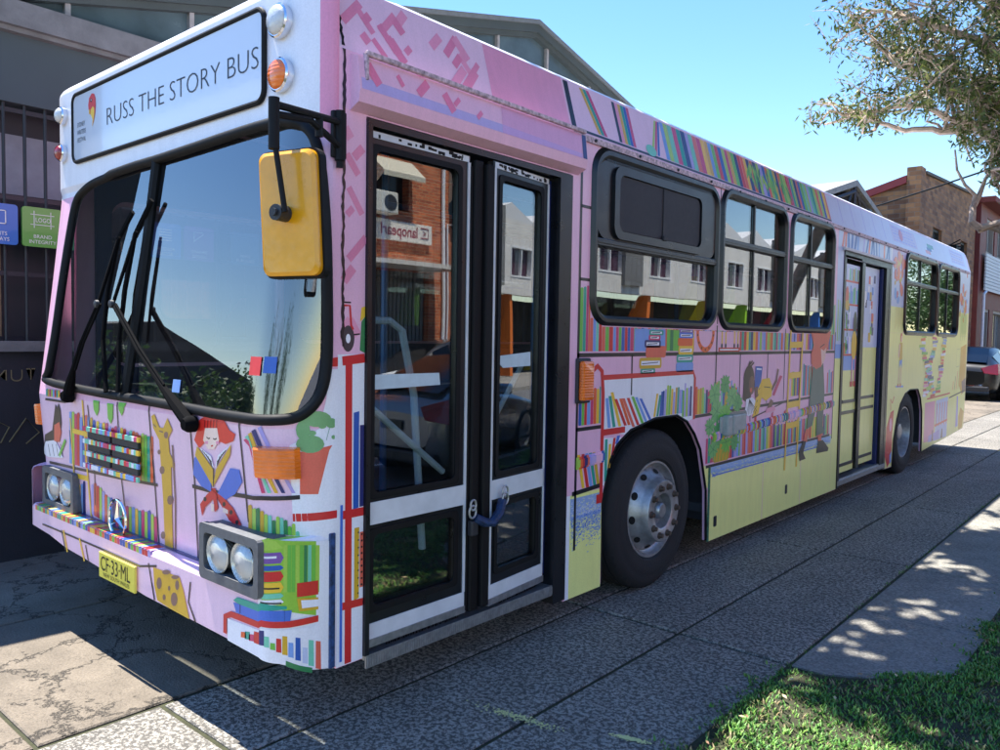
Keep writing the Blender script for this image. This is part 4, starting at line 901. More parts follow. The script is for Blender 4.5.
# ---- front passenger door
g=MB(); g.prism([(.372,.28),(.372,2.378),(1.708,2.378),(1.708,.18),(1.605,.18),(1.605,2.352),(.394,2.352),(.394,.28)],[],lambda p,k:((.012 if k else -.12),p[0],p[1])); 
fr=g.build('front_door_frame',M['blackgl'],bus)
g=MB(); g.box((-.13,1.582,.33),(-.05,1.604,2.34)); g.build('door_jamb',M['bluep'],fr)
def ringp(g,o,i,x0,x1,c=(1,1,1)): g.prism(o,[i],lambda p,k:((x1 if k else x0),p[0],p[1]),c)
def rect(a,b,c,d): return [(a,c),(b,c),(b,d),(a,d)]
def boxm(g,M_,x0,x1,a,b,c,d): g.idx([M_(x,y,z) for x in (x0,x1) for y in (a,b) for z in (c,d)],[(0,1,3,2),(4,6,7,5),(0,4,5,1),(2,3,7,6),(0,2,6,4),(1,5,7,3)])
def leaf(name,a,b,M_,stk,parent,edge):
    g=MB(); z0,z1,zl,zh,zt_=.32,2.345,.795,.885,2.26
    ga,gb=(a+.024,b-.068) if edge>0 else (a+.06,b-.07)
    g.prism(rect(a,b,z0,z1),[rect(ga,gb,z0+.135,zl-.035),rect(ga,gb,zh+.03,z1-.07)],lambda p,k:M_(( .0 if k else -.035),p[0],p[1]))
    lf=g.build(name,M['blackgl'],parent)
    g=MB(); boxm(g,M_,.0005,.005,a+.004,b-.004,zl-.0,zh); lf_r=g.build('mid_rail',M['wornw'],lf)
    g=MB(); boxm(g,M_,.0005,.004,a+.004,b-.004,z0,z0+.075); g.build('bottom_rail',M['wornw'],lf); g=MB(); boxm(g,M_,.0005,.004,a+.01,b-.01,z1-.03,z1-.004)
    q=random.Random(len(name)); 
    g.build('top_rail',M['wornw'],lf)
    g=MB()
    for i in range(26):
        y=a+.03+(b-a-.08)*q.random(); w=q.uniform(.006,.03); z=z1-.03+q.uniform(0,.014); boxm(g,M_,.004,.0055+i*.00005,y,y+w,z,z+q.uniform(.006,.014))
    g.build('peeling_rubber',M['black'],lf)
    g=MB(); boxm(g,M_,.0005,.006,(b-.017 if edge>0 else a+.002),(b-.002 if edge>0 else a+.017),z0+.076,z1-.031)
    if edge<0: boxm(g,M_,.0005,.005,b-.016,b-.004,z0+.076,z1-.031)
    g.build('edge_trim',M['wornw'],lf)
    g=MB()
    for c,d in ((z0+.135,zl-.035),(zh+.03,z1-.07)):
        o=rrect(ga-.018,gb+.018,c-.018,d+.018,.02,3); i=rrect(ga+.006,gb-.006,c+.006,d-.006,.03,3); g.prism(o,[i],lambda p,k:M_((.006 if k else -.002),p[0],p[1]))
    g.build('leaf_rubber',M['black'],lf)
    g=MB()
    for c,d in ((z0+.13,zl-.03),(zh+.025,z1-.065)): boxm(g,M_,-.02,-.015,ga-.01,gb+.01,c,d)
    g.build('leaf_glass',M['doorg'],lf)
    if stk: 
        g=MB(); ps=[S(*p) for p in stk]; g.prism(ps,[],lambda p,k:M_((-.011 if k else -.0135),p[0],p[1])); g.build('blank_sticker',mat('sticker',(196,212,222),.5,noise=.1),lf)
    # aluminium sill strip with brush
    g=MB(); g.idx([M_(x,y,z) for x in (-.03,.008) for y in (a,b) for z in (z0-.02,z0+.012)],[(0,1,3,2),(4,6,7,5),(0,4,5,1),(2,3,7,6),(0,2,6,4),(1,5,7,3)]); g.build('sill_strip',M['alu'],lf)
    g=MB(); q=random.Random(3)
    for i in range(160):
        y=a+.12+(b-a-.14)*i/160; h=.07+q.uniform(0,.015); g.idx([M_(-.02,y,z0-.015),M_(-.02,y+.004,z0-.015),M_(-.02+q.uniform(-.01,.01),y+q.uniform(-.006,.01),z0-.02-h)],[(0,1,2)])
    g.build('brush_seal',M['black'],lf)
    return lf
leaf('front_door_leaf',.398,.965,lambda x,y,z:(x-.012,y,z),[(378,375),(443,373),(444,385),(406,388),(378,390)],fr,1)
th_=math.atan2(.045,.46)
def ml2(x,y,z): t=(y-1.095); return (x*math.cos(th_)+.012-t*math.sin(th_),1.095+t*math.cos(th_)+x*math.sin(th_),z)
leaf('rear_door_leaf',1.095,1.572,ml2,[(500,356),(536,352),(536,366),(505,368),(500,363)],fr,-1)
g=MB(); g.rbox((-.03,.975,.30),(.012,1.032,2.33),.008); g.rbox((-.02,1.036,.31),(.03,1.088,2.32),.008); g.rbox((-.045,.962,.31),(-.0,.974,2.3),.003); g.build('door_meeting_rubber',M['black'],fr)
# chain with blue sleeve and padlock
g=MB(); P=[(.03,.985,.735),(.05,1.03,.71),(.06,1.07,.705),(.06,1.12,.745),(.04,1.16,.79)]; g.tube(P,.022,8); ch=g.build('lock_sleeve',mat('blue_sleeve',(28,52,92),.6,noise=.5,scale=40,bump=.5,bscale=80),fr)
for c0,r in (((.03,.968,.765),.022),((.03,.972,.795),.018),((.05,1.17,.80),.02),((.04,1.18,.83),.02)):
    g=MB(); g.tube([np.array(c0)+np.array([0,r*math.cos(a),r*1.3*math.sin(a)]) for a in np.linspace(0,2*PI,14)],.005,6); g.build('chain_link',M['steel'],ch)
g=MB(); g.rbox((.01,.955,.655),(.04,1.0,.725),.008); g.build('padlock',M['dark'],ch)
# tread step
g=MB(); g.box((-.5,.385,.255),(-.004,1.70,.275)); g.box((-.003,.385,.225),(.006,1.70,.278)); 
q=random.Random(4)
for i in range(52):
    for j in range(9):
        y=.40+i*.025; x=-.03-j*.026; a=.9 if (i+j)%2 else -.9; d=np.array([math.cos(a),math.sin(a)])*.010; n_=np.array([-d[1],d[0]])*.22
        g.idx([(x+s*d[0]+t*n_[0],y+s*d[1]+t*n_[1],.2775) for s,t in ((1,0),(0,1),(-1,0),(0,-1))],[(0,1,2,3)])
for i in range(100): y=.392+i*.013; g.box((.006,y,.232),(.0085,y+.005,.272),rot=None)
st=g.build('door_step',M['alu'],bus)
g=MB(); g.box((-.9,.40,.62),(-.5,1.62,.66)); g.box((-.51,.40,.28),(-.5,1.62,.62)); g.build('inner_step',M['inter'],st)
# interior handrails
g=MB(); g.tube([S3(p) for p in ()],.01) if False else None
g.tube([(-.075,.40,1.61),(-.075,.56,1.61),(-.075,.63,1.57),(-.075,.70,1.3),(-.075,.76,.62)],.016,8); g.tube([(-.055,.42,1.28),(-.055,.86,.95)],.015,8); g.tube([(-.09,1.18,1.08),(-.09,1.45,1.42),(-.09,1.47,1.44)],.013,8)
g.build('handrail',mat('rail_blue_white',(214,230,244),.3),bus)
# ---- rear door (mid bus)
g=MB(); g.prism([(6.035,.17),(6.035,2.405),(7.615,2.405),(7.615,.17),(7.54,.17),(7.54,2.34),(6.09,2.34),(6.09,.17)],[],lambda p,k:((.008 if k else -.10),p[0],p[1])); g.box((-.02,6.57,.30),(.012,6.66,2.33)); g.box((-.05,7.42,.18),(.006,7.538,2.338))
rd=g.build('middle_door_frame',M['blackgl'],bus)
g=MB(); g.box((-.025,6.10,.30),(-.012,6.56,2.29),C_('yel'))
def rdz(a,b,c,d,cc,l=1): g.box((-.012,a,c),(-.0115+.0007*l,b,d),C_(cc))
rdz(6.10,6.56,1.42,2.29,'paleb'); rdz(6.10,6.56,1.28,1.42,'sky',1.2)
for z in (1.42,1.66,1.90,2.12): rdz(6.10,6.56,z,z+.018,'red',3)
q=random.Random(6)
for z0 in (1.44,1.68,1.92,2.14):
    y=6.11
    while y<6.53: w=q.uniform(.02,.04); rdz(y,y+w,z0,z0+q.uniform(.1,.17 if z0<2 else .13),q.choice(['sky','coral','paleb','mint','white','lil','green']),2); y+=w+.004
for i in range(30): y=q.uniform(6.11,6.26); z=q.uniform(1.44,1.9); g.box((-.009,y,z),(-.0088,y+.02,z+.035),C_('dgreen'))
def ell(cy,cz,ry,rz,c,x): g.idx([(x,a,b) for a,b in circ(cy,cz,ry,rz,14)],[tuple(range(14))],C_(c))
ell(6.46,1.72,.06,.13,(60,70,70),-.0085); ell(6.45,1.52,.085,.14,'yellow',-.0083); ell(6.19,1.98,.05,.1,'coral',-.0084); ell(6.20,1.9,.06,.05,'gold',-.0082)
for y in (6.40,6.49): g.box((-.0085,y,1.16),(-.0080,y+.03,1.40),C_('rose')); g.box((-.0085,y-.03,1.12),(-.0078,y+.035,1.17),C_('red'))
for a,b,c,d in ((6.12,6.55,.965,.995),(6.12,6.55,.86,.89),(6.14,6.165,.965,1.0),(6.53,6.56,.995,2.25),(6.53,6.56,.38,.86),(6.14,6.53,.36,.39)): g.box((-.012,a,c),(-.004,b,d),C_('blk'))
g.build('middle_door_leaf',M['livery'],rd)
g=MB(); g.box((-.06,6.72,.30),(-.05,7.34,2.32),C_('yel')); g.box((-.049,6.72,1.5),(-.047,7.34,2.32),C_('paleb'))
for i in range(26): y=q.uniform(6.78,7.26); z=q.uniform(1.55,2.2); g.box((-.0475,y,z),(-.0445+.00002*i,y+.05,z+.08),C_(q.choice(['coral','sky','green','white','gold','navy'])))
for z in (.97,.86,.36): g.box((-.049,6.84,z),(-.045,7.3,z+.03),C_('blk'))
g.build('middle_door_leaf',M['livery'],rd)
g=MB(); g.box((-.14,7.36,.25),(-.02,7.41,2.33)); g.build('door_jamb',M['bluep'],rd)
g=MB(); g.box((-.5,6.05,.225),(-.0,7.60,.25)); g.box((.0,6.04,.19),(.012,7.62,.235)); g.build('door_step',M['alu'],bus)
g=MB(); g.rbox((-.0,5.98,2.40),(.03,7.66,2.43),.006); g.rbox((.0,6.05,2.335),(.008,6.56,2.365),.003); g.build('door_header',M['wornw'],bus)
# side marker lamp, charging socket box, rubbing rail
g=MB(); g.rbox((.0,1.775,1.205),(.018,1.90,1.445),.008); a_=g.build('side_indicator_base',M['dark'],bus); g=MB(); g.rbox((.016,1.785,1.22),(.05,1.89,1.43),.012); g.build('side_indicator_lens',M['amber'],a_)
g=MB(); q=random.Random(12)
def rail(ya,yb,za,zb_):
    y=ya
    while y<yb:
        w=min(q.uniform(.016,.028),yb-y); z_=za+(zb_-za)*(y-ya)/(yb-ya); pk=4.75<y<5.02 or 1.93<y<2.02
        c=q.choice(['pink','pink','lav']) if pk else q.choice(BK+['pink'])
        for i,(x1,z1,z2) in enumerate(((.008,-.032,-.02),(.016,-.02,.02),(.008,.02,.032))): g.box((.002,y,z_+z1),(x1,y+w,z_+z2),C_(c))
        y+=w
rail(1.80,2.06,.885,.90); g.build('rubbing_rail',M['colr'],bus); g=MB(); rail(3.42,5.86,.885,.985); g.build('rubbing_rail',M['colr'],bus)
g=MB(); u=lambda y:.0
for y in (3.53,3.62): g.rbox((.006,y,.885),(.06,y+.075,1.03),.014)
g.rbox((.0,3.50,.90),(.02,3.92,1.02),.01); g.build('socket_cover',mat('socket_grey',(170,176,172),.5,noise=.2),bus)
# ---- wheels
M['hole']=mat('hole_dark',(14,14,16),.9)
def wheel(y,front):
    s=MB(); cx=-.055; z=.495
    # pressed steel rim
    if front: prof=[(-.20,.285),(-.02,.29),(.0,.302),(.012,.300),(.012,.288),(-.005,.282),(-.025,.272),(-.03,.262),(.03,.205),(.045,.197),(.08,.192),(.088,.186),(.088,.118),(.08,.108),(.02,.104),(.02,.06),(.05,.055),(.05,.0)]
    else: prof=[(-.30,.285),(-.02,.29),(.0,.302),(.012,.300),(.012,.288),(-.02,.278),(-.15,.262),(-.17,.2),(-.165,.13),(-.10,.12),(-.09,.10),(-.03,.095),(-.02,.07),(-.02,0)]
    s.lathe(prof,(cx,y,z),'x',56)
    w=s.build('wheel',M['steel'],bus)
    t=MB(); tp=[(.004,.300),(.022,.315),(.03,.36),(.028,.40),(.022,.415),(.024,.43),(.015,.462),(-.008,.488),(-.02,.494),(-.05,.496),(-.052,.486),(-.06,.486),(-.062,.497),(-.11,.498),(-.112,.487),(-.12,.487),(-.122,.498),(-.19,.497),(-.22,.49),(-.25,.45),(-.26,.36),(-.24,.30)]
    t.lathe(tp,(cx,y,z),'x',72)
    for k in range(60):
        a=2*PI*k/60; c,s_=math.cos(a),math.sin(a); r=.486
        t.idx([(cx+.017,y+.455*c,z+.455*s_),(cx-.004,y+.489*c,z+.489*s_),(cx-.004,y+.489*math.cos(a+.03),z+.489*math.sin(a+.03)),(cx+.017,y+.455*math.cos(a+.03),z+.455*math.sin(a+.03))],[(0,1,2,3)])
    t.build('tyre',M['tyre'],w)
    h=MB()
    if front:
        for k in range(10):
            h=MB(); a=2*PI*k/10+.15; c,s_=math.cos(a),math.sin(a); rr=.232; 
            nrm=np.array([.70,.72*c,.72*s_]); nrm/=np.linalg.norm(nrm); tang=np.array([0,-s_,c]); rad_=np.cross(nrm,tang); P0=np.array([cx+.001,y+rr*c,z+rr*s_])
            h.idx([P0+tang*.026*math.cos(b)+rad_*.02*math.sin(b)+nrm*.004 for b in np.linspace(0,2*PI,15)[:-1]],[tuple(range(14))]); h.build('hand_hole',M['hole'],w)
    n0=None
    for k in range(10):
        a=2*PI*k/10; r=(.152 if front else .118); x=cx+(.088 if front else -.092); 
        nb=MB(); nb.lathe([(0,.022),(.005,.022),(.006,.0155),(.024,.014),(.026,.0)],(x,y+r*math.cos(a),z+r*math.sin(a)),'x',6 if False else 10); nb.build('lug_nut',M['rust'],w)
    if front:
        c=MB(); c.lathe([(.04,.056),(.06,.052),(.075,.045),(.08,.04),(.08,0)],(cx,y,z),'x',24); c.build('hub_cap',M['alu'],w)
    return w
M['rust']=mat('lug_metal',(110,96,86),.45,.7,noise=.3,scale=60)
wheel(2.70,True); wheel(8.56,False)
def wheel_far(y):
    s=MB(); s.lathe([(0,0),(0,.29),(.02,.30),(.02,.46),(0,.495),(-.25,.495),(-.26,.3),(-.26,0)],(-2.2,y,.495),'x',32,sgn=-1); s.build('wheel',M['tyre'],bus)
wheel_far(2.7); wheel_far(8.56)
# ---- mirror on its arm, carried from the front corner
c0=np.array([.12,-.13,1.95]); w_=np.array([math.cos(rad(14)),math.sin(rad(14)),0]); n_=np.array([-w_[1],w_[0],0])*-1
def rp(px,py,o=0.):
    d=ray(px,py); t=((c0+n_*o-CP)@n_)/(d@n_); return CP+d*t
tl,tr,br,bl=[rp(*p) for p in ((257,153),(313,152),(321,274),(266,275))]
wid=np.linalg.norm(tr-tl); hei=tl[2]-bl[2]; cc_=(tl+tr+br+bl)/4; print('MIRROR',wid,hei,cc_)
def mm_(v): return cc_+w_*v[0]+np.array([0,0,1.])*v[2]+n_*v[1]
g=MB(); 
def mface(p,k,d0,d1): return mm_((p[0]+ -.012*(p[1]/hei)*2,(d1 if k else d0),p[1]))
o=rrect(-wid/2,wid/2,-hei/2,hei/2,.03,5); o2=rrect(-wid/2+.012,wid/2-.012,-hei/2+.012,hei/2-.012,.03,5)
g.prism(o,[],lambda p,k:mface(p,k,-.022,.0)); n=len(o)
for k in range(n):
    a,b=o[k],o[(k+1)%n]; a2,b2=o2[k],o2[(k+1)%n]; g.idx([mface(a,1,0,0),mface(b,1,0,0),mface(b2,1,0,.008),mface(a2,1,0,.008)],[(0,1,2,3)],smooth=True)
g.prism(o2,[],lambda p,k:mface(p,k,.004,.008))
mir=g.build('door_mirror',mat('mirror_yellow',(238,164,14),.3,noise=.12,scale=14,coat=.4),bus)
g=MB(); oo=rrect(-wid/2-.008,wid/2+.008,-hei/2-.008,hei/2+.008,.035,5); g.prism(oo,[],lambda p,k:mface(p,k,-.045,-.016)); g.build('mirror_rim',M['black'],mir)
g=MB(); oi=rrect(-wid/2+.01,wid/2-.01,-hei/2+.01,hei/2-.01,.03,5); g.prism(oi,[],lambda p,k:mface(p,k,-.048,-.046)); g.build('mirror_glass',M['chrome'],mir)
g=MB(); tp_=rp(274,104,.06); rd_=rp(285,212,.05)
g.tube([tp_+np.array([0,0,.02]),tp_-np.array([0,0,.14])],.018,10); g.tube([tp_-np.array([0,0,.1]),rd_],.009,8)
mt=np.array([.02,.23,2.33]); g.tube([tp_,mt],.013,8); mt2=np.array([.02,.23,2.24]); g.tube([tp_-np.array([0,0,.03]),(tp_+mt2)/2+np.array([0,0,.025]),mt2],.012,8); mm3=(tp_*.35+mt*.65); g.tube([mm3,mm3-np.array([0,0,.07])],.014,8); g.tube([mt+np.array([0,0,.04]),mt2-np.array([0,0,.05])],.02,10); g.rbox((.0,.20,2.20),(.02,.262,2.37),.005); g.tube([mt2-np.array([0,0,.05]),mt2-np.array([0,0,.075])],.013,8)
ar=g.build('mirror_arm',M['black'],mir)
g=MB(); h0=rp(285,214,.012); 
def hub(v): return h0+v
g.tube([h0-n_*.015,h0+n_*.045],.026,16); g.tube([h0+n_*.04,h0+n_*.055],.012,8); g.build('mirror_knuckle',M['dark'],mir)
# far mirror hint and interior blue post seen through the windscreen
g=MB(); g.box((-.10,.30,.42),(-.04,.42,2.5)); g.build('corner_post',M['bluep'],bus)
# dashboard, driver seat, wheel, seats, painted fin reflections
g=MB(); g.rbox((-2.42,.20,.45),(-.75,.62,1.12),.05,seg=3); g.rbox((-2.35,.30,1.08),(-1.55,.70,1.24),.05,seg=3); g.build('dashboard',M['dark'],bus)
g=MB(); g.tube([np.array([-1.95+.21*math.cos(a),.82+.16*math.sin(a),1.22+.12*math.sin(a)]) for a in np.linspace(0,2*PI,28)],.015,8,cap=False); g.tube([(-1.95,.82,1.22),(-1.95,.66,1.05)],.02); g.tube([(-2.15,.82,1.22),(-1.75,.82,1.22)],.01); g.build('steering_wheel',M['black'],bus)
seatm=mat('seat_fabric',(52,58,92),.9,noise=.4,scale=30)
def seat(x,y,s=1.,driver=False):
    g=MB(); g.rbox((x-.22,y-.22,.78),(x+.22,y+.22,.9),.04); g.rbox((x-.22,y+.2,.85),(x+.22,y+.3,1.45),.04); g.box((x-.05,y-.05,.42),(x+.05,y+.05,.8)); g.build('seat',seatm,bus)
seat(-1.95,1.3)
for y in (3.6,4.5,5.4,8.4,9.3,10.2): seat(-2.15,y); seat(-1.65,y)
seat(-.35,4.3); seat(-.35,9.4)
for nm,c,a,b in (('orange_reflection',(214,112,40),(-.42,2.42,1.5),(-.12,2.78,1.90)),('yellow_reflection',(232,216,60),(-.42,3.08,1.5),(-.12,3.36,1.98)),('green_reflection',(150,206,60),(-.42,3.55,1.4),(-.12,3.96,1.96)),('red_reflection',(190,52,80),(-.42,4.15,1.4),(-.12,4.45,1.9))):
    g=MB(); (xa,ya,za),(xb,yb,zb_)=a,b
    g.prism([(ya,za),(yb,za),(yb,zb_),(yb-.05,zb_)],[],lambda p,k:((xb if k else xb-.03),p[0],p[1])); g.build('fin_reflection',mat(nm,c,.6,noise=.15),bus)  # coloured plates behind the glass stand in for the mirrored wall fins
g=MB()
for y in (1.0,2.2,4.0,6.0,8.0): g.tube([(-.62,y,.42),(-.62,y,2.85)],.018,8)
g.tube([(-.62,1,2.2),(-.62,8,2.2)],.015,8); g.build('grab_pole',mat('pole_blue',(60,110,170),.3,.4),bus)
g=MB(); g.box((-2.4,.35,2.86),(-.12,11.6,2.88)); g.build('ceiling_lining',mat('lining',(150,150,150),.8),bus)
# roof lining of the cab and small stickers on the windscreen
for (pa,cc) in (((248,357,261,375),'red'),((262,357,277,373),'blue'),((171,380,180,392),'sky')):
    a=F(pa[0],pa[3]); b=F(pa[2],pa[1]); g=MB(); g.prism([(a[0],a[1]),(b[0],a[1]),(b[0],b[1]),(a[0],b[1])],[],lambda p,k:FP(p[0],p[1],off=-.004+.001*k),C_(cc)); g.build('windscreen_sticker',M['colr'],wind)
# ================================================================ ground
def concrete_mat(name,base,kind):
    m,nt,b=newmat(name); tc=N(nt,'ShaderNodeTexCoord'); o=tc.outputs['Object']
    def noise(s,d=4.,r=.6): n=N(nt,'ShaderNodeTexNoise',Scale=s,Detail=d,Roughness=r); L(nt,o,n.inputs['Vector']); return n.outputs['Fac']
    def rng(x,a,b_,c,d): r=N(nt,'ShaderNodeMapRange'); r.inputs['From Min'].default_value=a; r.inputs['From Max'].default_value=b_; r.inputs['To Min'].default_value=c; r.inputs['To Max'].default_value=d; L(nt,x,r.inputs['Value']); return r.outputs[0]
    def mul(x,y): q=N(nt,'ShaderNodeMath',operation='MULTIPLY'); L(nt,x,q.inputs[0]); L(nt,y,q.inputs[1]); return q.outputs[0]
    v=None
    big=rng(noise(.9,5,.6),.3,.7,.72,1.2); mid=rng(noise(7.,4,.6),.3,.7,.85,1.12)
    if kind=='soft':
        fine=rng(noise(60.,3,.7),.4,.6,.72,1.2); v=mul(mul(big,mid),fine)
    elif kind=='agg':
        fine=rng(noise(50.,3,.75),.46,.55,.42,1.5); f2=rng(noise(150.,2,.7),.35,.65,.8,1.2); v=mul(mul(mul(big,mid),fine),f2)
    else:
        vo=N(nt,'ShaderNodeTexVoronoi',feature='DISTANCE_TO_EDGE',Scale=1.7); 
        dn=N(nt,'ShaderNodeTexNoise',Scale=3.2,Detail=6.,Roughness=.7); L(nt,o,dn.inputs['Vector'])
        mx=N(nt,'ShaderNodeMix',data_type='RGBA',blend_type='LINEAR_LIGHT'); mx.inputs['Factor'].default_value=.32; L(nt,o,mx.inputs['A']); L(nt,dn.outputs['Color'],mx.inputs['B']); L(nt,mx.outputs['Result'],vo.inputs['Vector'])
        crack=rng(vo.outputs['Distance'],0.0,.026,.12,1.)
        vo2=N(nt,'ShaderNodeTexVoronoi',feature='DISTANCE_TO_EDGE',Scale=6.5); L(nt,mx.outputs['Result'],vo2.inputs['Vector'])
        c2=rng(vo2.outputs['Distance'],0.0,.012,.5,1.); msk=rng(noise(1.4,3),.45,.6,1.,0.)
        mm=N(nt,'ShaderNodeMix',data_type='FLOAT'); L(nt,msk,mm.inputs[0]); mm.inputs[2].default_value=1.; L(nt,c2,mm.inputs[3])
        fine=rng(noise(90.,3,.65),.35,.65,.82,1.15); v=mul(mul(mul(mul(big,mid),fine),crack),mm.outputs[0])
    mx2=N(nt,'ShaderNodeMix',data_type='RGBA',blend_type='MULTIPLY'); mx2.inputs['Factor'].default_value=1; mx2.inputs['A'].default_value=(*base,1); L(nt,v,mx2.inputs['B'])
    L(nt,mx2.outputs['Result'],b.inputs['Base Color']); b.inputs['Roughness'].default_value=.88
    bp=N(nt,'ShaderNodeBump',Strength=.55,Distance=.012); L(nt,v,bp.inputs['Height']); L(nt,bp.outputs[0],b.inputs['Normal'])
    return m
agg=concrete_mat('aggregate_paving',(.26,.242,.21),'agg'); edgec=concrete_mat('edge_concrete',(.25,.238,.21),'soft'); crk=concrete_mat('cracked_concrete',(.19,.158,.120),'crack'); soil=mat('soil',(58,60,38),.95,noise=.5,scale=14,bump=.6)
asph=mat('asphalt',(96,96,98),.9,noise=.35,scale=3,bump=.3,bscale=120)
g=MB(); g.face([(-600,-600,-.16),(600,-600,-.16),(600,600,-.16),(-600,600,-.16)]); tag(g.build('ground',asph),kind='structure')
g=MB(); g.box((-60,-60,-.15),(3.55,120,-.012)); tag(g.build('footway_bed',soil),kind='structure')
# slabs (real gaps between them)
g=MB(); q=random.Random(2)
def slab(x0,x1,ya,yb,dz=0.,gp=.011):
    z=.0+dz; b_=.006
    vs=[(x0+gp,ya+gp,-.011),(x1-gp,ya+gp,-.011),(x1-gp,yb-gp,-.011),(x0+gp,yb-gp,-.011),(x0+gp,ya+gp,z-b_),(x1-gp,ya+gp,z-b_),(x1-gp,yb-gp,z-b_),(x0+gp,yb-gp,z-b_),(x0+gp+b_,ya+gp+b_,z),(x1-gp-b_,ya+gp+b_,z),(x1-gp-b_,yb-gp-b_,z),(x0+gp+b_,yb-gp-b_,z)]
    g.idx(vs,[(8,9,10,11),(4,5,9,8),(5,6,10,9),(6,7,11,10),(7,4,8,11),(0,1,5,4),(1,2,6,5),(2,3,7,6),(3,0,4,7)])
ys=[-6.74,-4.52,-2.30,-.08,2.13,4.35]+[4.35+2.2*i for i in range(1,28)]
for xa,xb in ((-.75,-.15),(-.15,.45),(.45,1.04)):
    for a,b in zip(ys[:-1],ys[1:]): slab(xa,xb,a+(xa==-.75)*.0,b,q.uniform(-.002,.002))
tag(g.build('pavement',agg),kind='structure')
g=MB()
for a,b in zip([2.13,3.2,4.35]+ys[6:-1],[3.2,4.35]+ys[6:]):
    if a<2.2: continue
    slab(1.04,1.98 if a>4 else 1.66,a,b,-.004+q.uniform(-.002,.002),.008)
tag(g.build('pavement_edge',edgec),kind='structure')
g=MB(); g.prism([(1.05,2.14),(1.19,2.14),(1.66,2.42),(1.68,3.19),(1.05,3.19)],[],lambda p,k:(p[0],p[1],(-.003 if k else -.011)))
tag(g.build('pavement_patch',edgec),kind='structure')
g=MB()
for xa,xb in ((-3.5,-2.2),(-2.2,-.76)):
    for a,b in zip([-12,-8,-5,-2.9,-.55,1.6,4.4,7.2,10,13,16,20,24,28,32,36,40,45],[-8,-5,-2.9,-.55,1.6,4.4,7.2,10,13,16,20,24,28,32,36,40,45,50]): slab(xa,xb,a,b,q.uniform(-.003,.001),.008)
g.box((-40,-60,-.011),(-3.51,-.4,-.004)); tag(g.build('concrete_apron',crk),kind='structure')
# slivers of sunlight through the bus windows, painted on the paving as yellow flecks
g=MB()
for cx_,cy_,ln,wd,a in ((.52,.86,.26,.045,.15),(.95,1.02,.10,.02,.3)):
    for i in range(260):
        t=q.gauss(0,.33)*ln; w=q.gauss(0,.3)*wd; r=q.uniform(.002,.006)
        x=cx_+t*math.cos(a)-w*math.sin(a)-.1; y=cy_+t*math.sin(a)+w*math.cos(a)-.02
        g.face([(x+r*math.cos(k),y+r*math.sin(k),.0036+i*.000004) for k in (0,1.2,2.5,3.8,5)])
tag(g.build('sun_sliver',mat('painted_sunlight',(226,222,150),.8)),kind='structure')
# verge, kerb, road with lines
VX0,VX1=1.10,3.05
g=MB(); NX,NY=40,160
hn=lambda x,y:.012*math.sin(x*5.1+y*2.3)+.010*math.sin(x*11-y*7)+.006*math.sin(y*23+x*3)
def left_edge(y):
    e=1.06+.03*math.sin(y*6)+.02*math.sin(y*17)
    if 2.08<y<2.5: e=1.10+(y-2.08)*1.4
    elif 2.5<=y<4.4: e=1.69+.03*math.sin(y*5)
    elif y>=4.4: e=2.0+.03*math.sin(y*3)
    return e
ysg=[-6+i*.08 for i in range(150)]+[6+i*1.2 for i in range(80)]
for i in range(len(ysg)-1):
    for j in range(24):
        P=[]
        for yy,jj in ((ysg[i],j),(ysg[i],j+1),(ysg[i+1],j+1),(ysg[i+1],j)):
            e=left_edge(yy); x=e+(VX1-e)*jj/24; P.append((x,yy,(.006 if jj else -.012)+hn(x,yy)*(1 if jj>1 else .3)))
        g.idx([P[0],P[1],P[2],P[3]],[(0,1,2,3)],smooth=True)
tag(g.build('verge_soil',soil),kind='structure')
gm,nt,b=newmat('grass_blades'); at=N(nt,'ShaderNodeAttribute',attribute_name='Col'); L(nt,at.outputs['Color'],b.inputs['Base Color']); b.inputs['Roughness'].default_value=.6; b.inputs['Transmission Weight'].default_value=.0
g=MB(); q=random.Random(77)
def blade(x,y,h,w,c,z0=.0):
    a=q.uniform(0,2*PI); l=q.uniform(.3,1.1)*h; dx,dyy=math.cos(a),math.sin(a); z=z0+hn(x,y)
    g.idx([(x-dyy*w,y+dx*w,z),(x+dyy*w,y-dx*w,z),(x+dx*l*.4+dyy*w*.7,y+dyy*l*.4-dx*w*.7,z+h*.65),(x+dx*l*.4-dyy*w*.7,y+dyy*l*.4+dx*w*.7,z+h*.65),(x+dx*l,y+dyy*l,z+h)],[(0,1,2,3),(3,2,4)],c)
GC=[(.07,.19,.028),(.09,.25,.035),(.13,.29,.045),(.05,.15,.028),(.17,.32,.05),(.22,.21,.08)]
n=0
while n<110000:
    y=-.6+(q.random()**1.15)*8.0; e=left_edge(y)-.015; x=q.uniform(e,min(VX1,e+1.6)); x=(e-abs(q.gauss(0,.028))*(1+math.sin(y*31))) if q.random()<.02 else x
    
    dn_=math.sin(x*9+y*4)*math.sin(y*7-x*3); 
    if dn_<-.5 and q.random()<.6: continue
    edge=(x-e)<.05
    blade(x,y,q.uniform(.012,.032)*(1 if not edge else .7),q.uniform(.003,.0062),q.choice(GC[:5] if q.random()<(.94 if dn_>-.3 else .7) else GC[5:]+[(.26,.20,.10)]),-.002); n+=1
for y in np.arange(2.0,12,.02):                                # weeds in the joint
    if q.random()<.35: 
        for _ in range(3): blade(1.04+q.uniform(-.012,.012),y,q.uniform(.008,.02),.002,GC[q.randint(0,4)],-.008)
tag(g.build('grass',gm),kind='stuff')
g=MB(); q=random.Random(5)
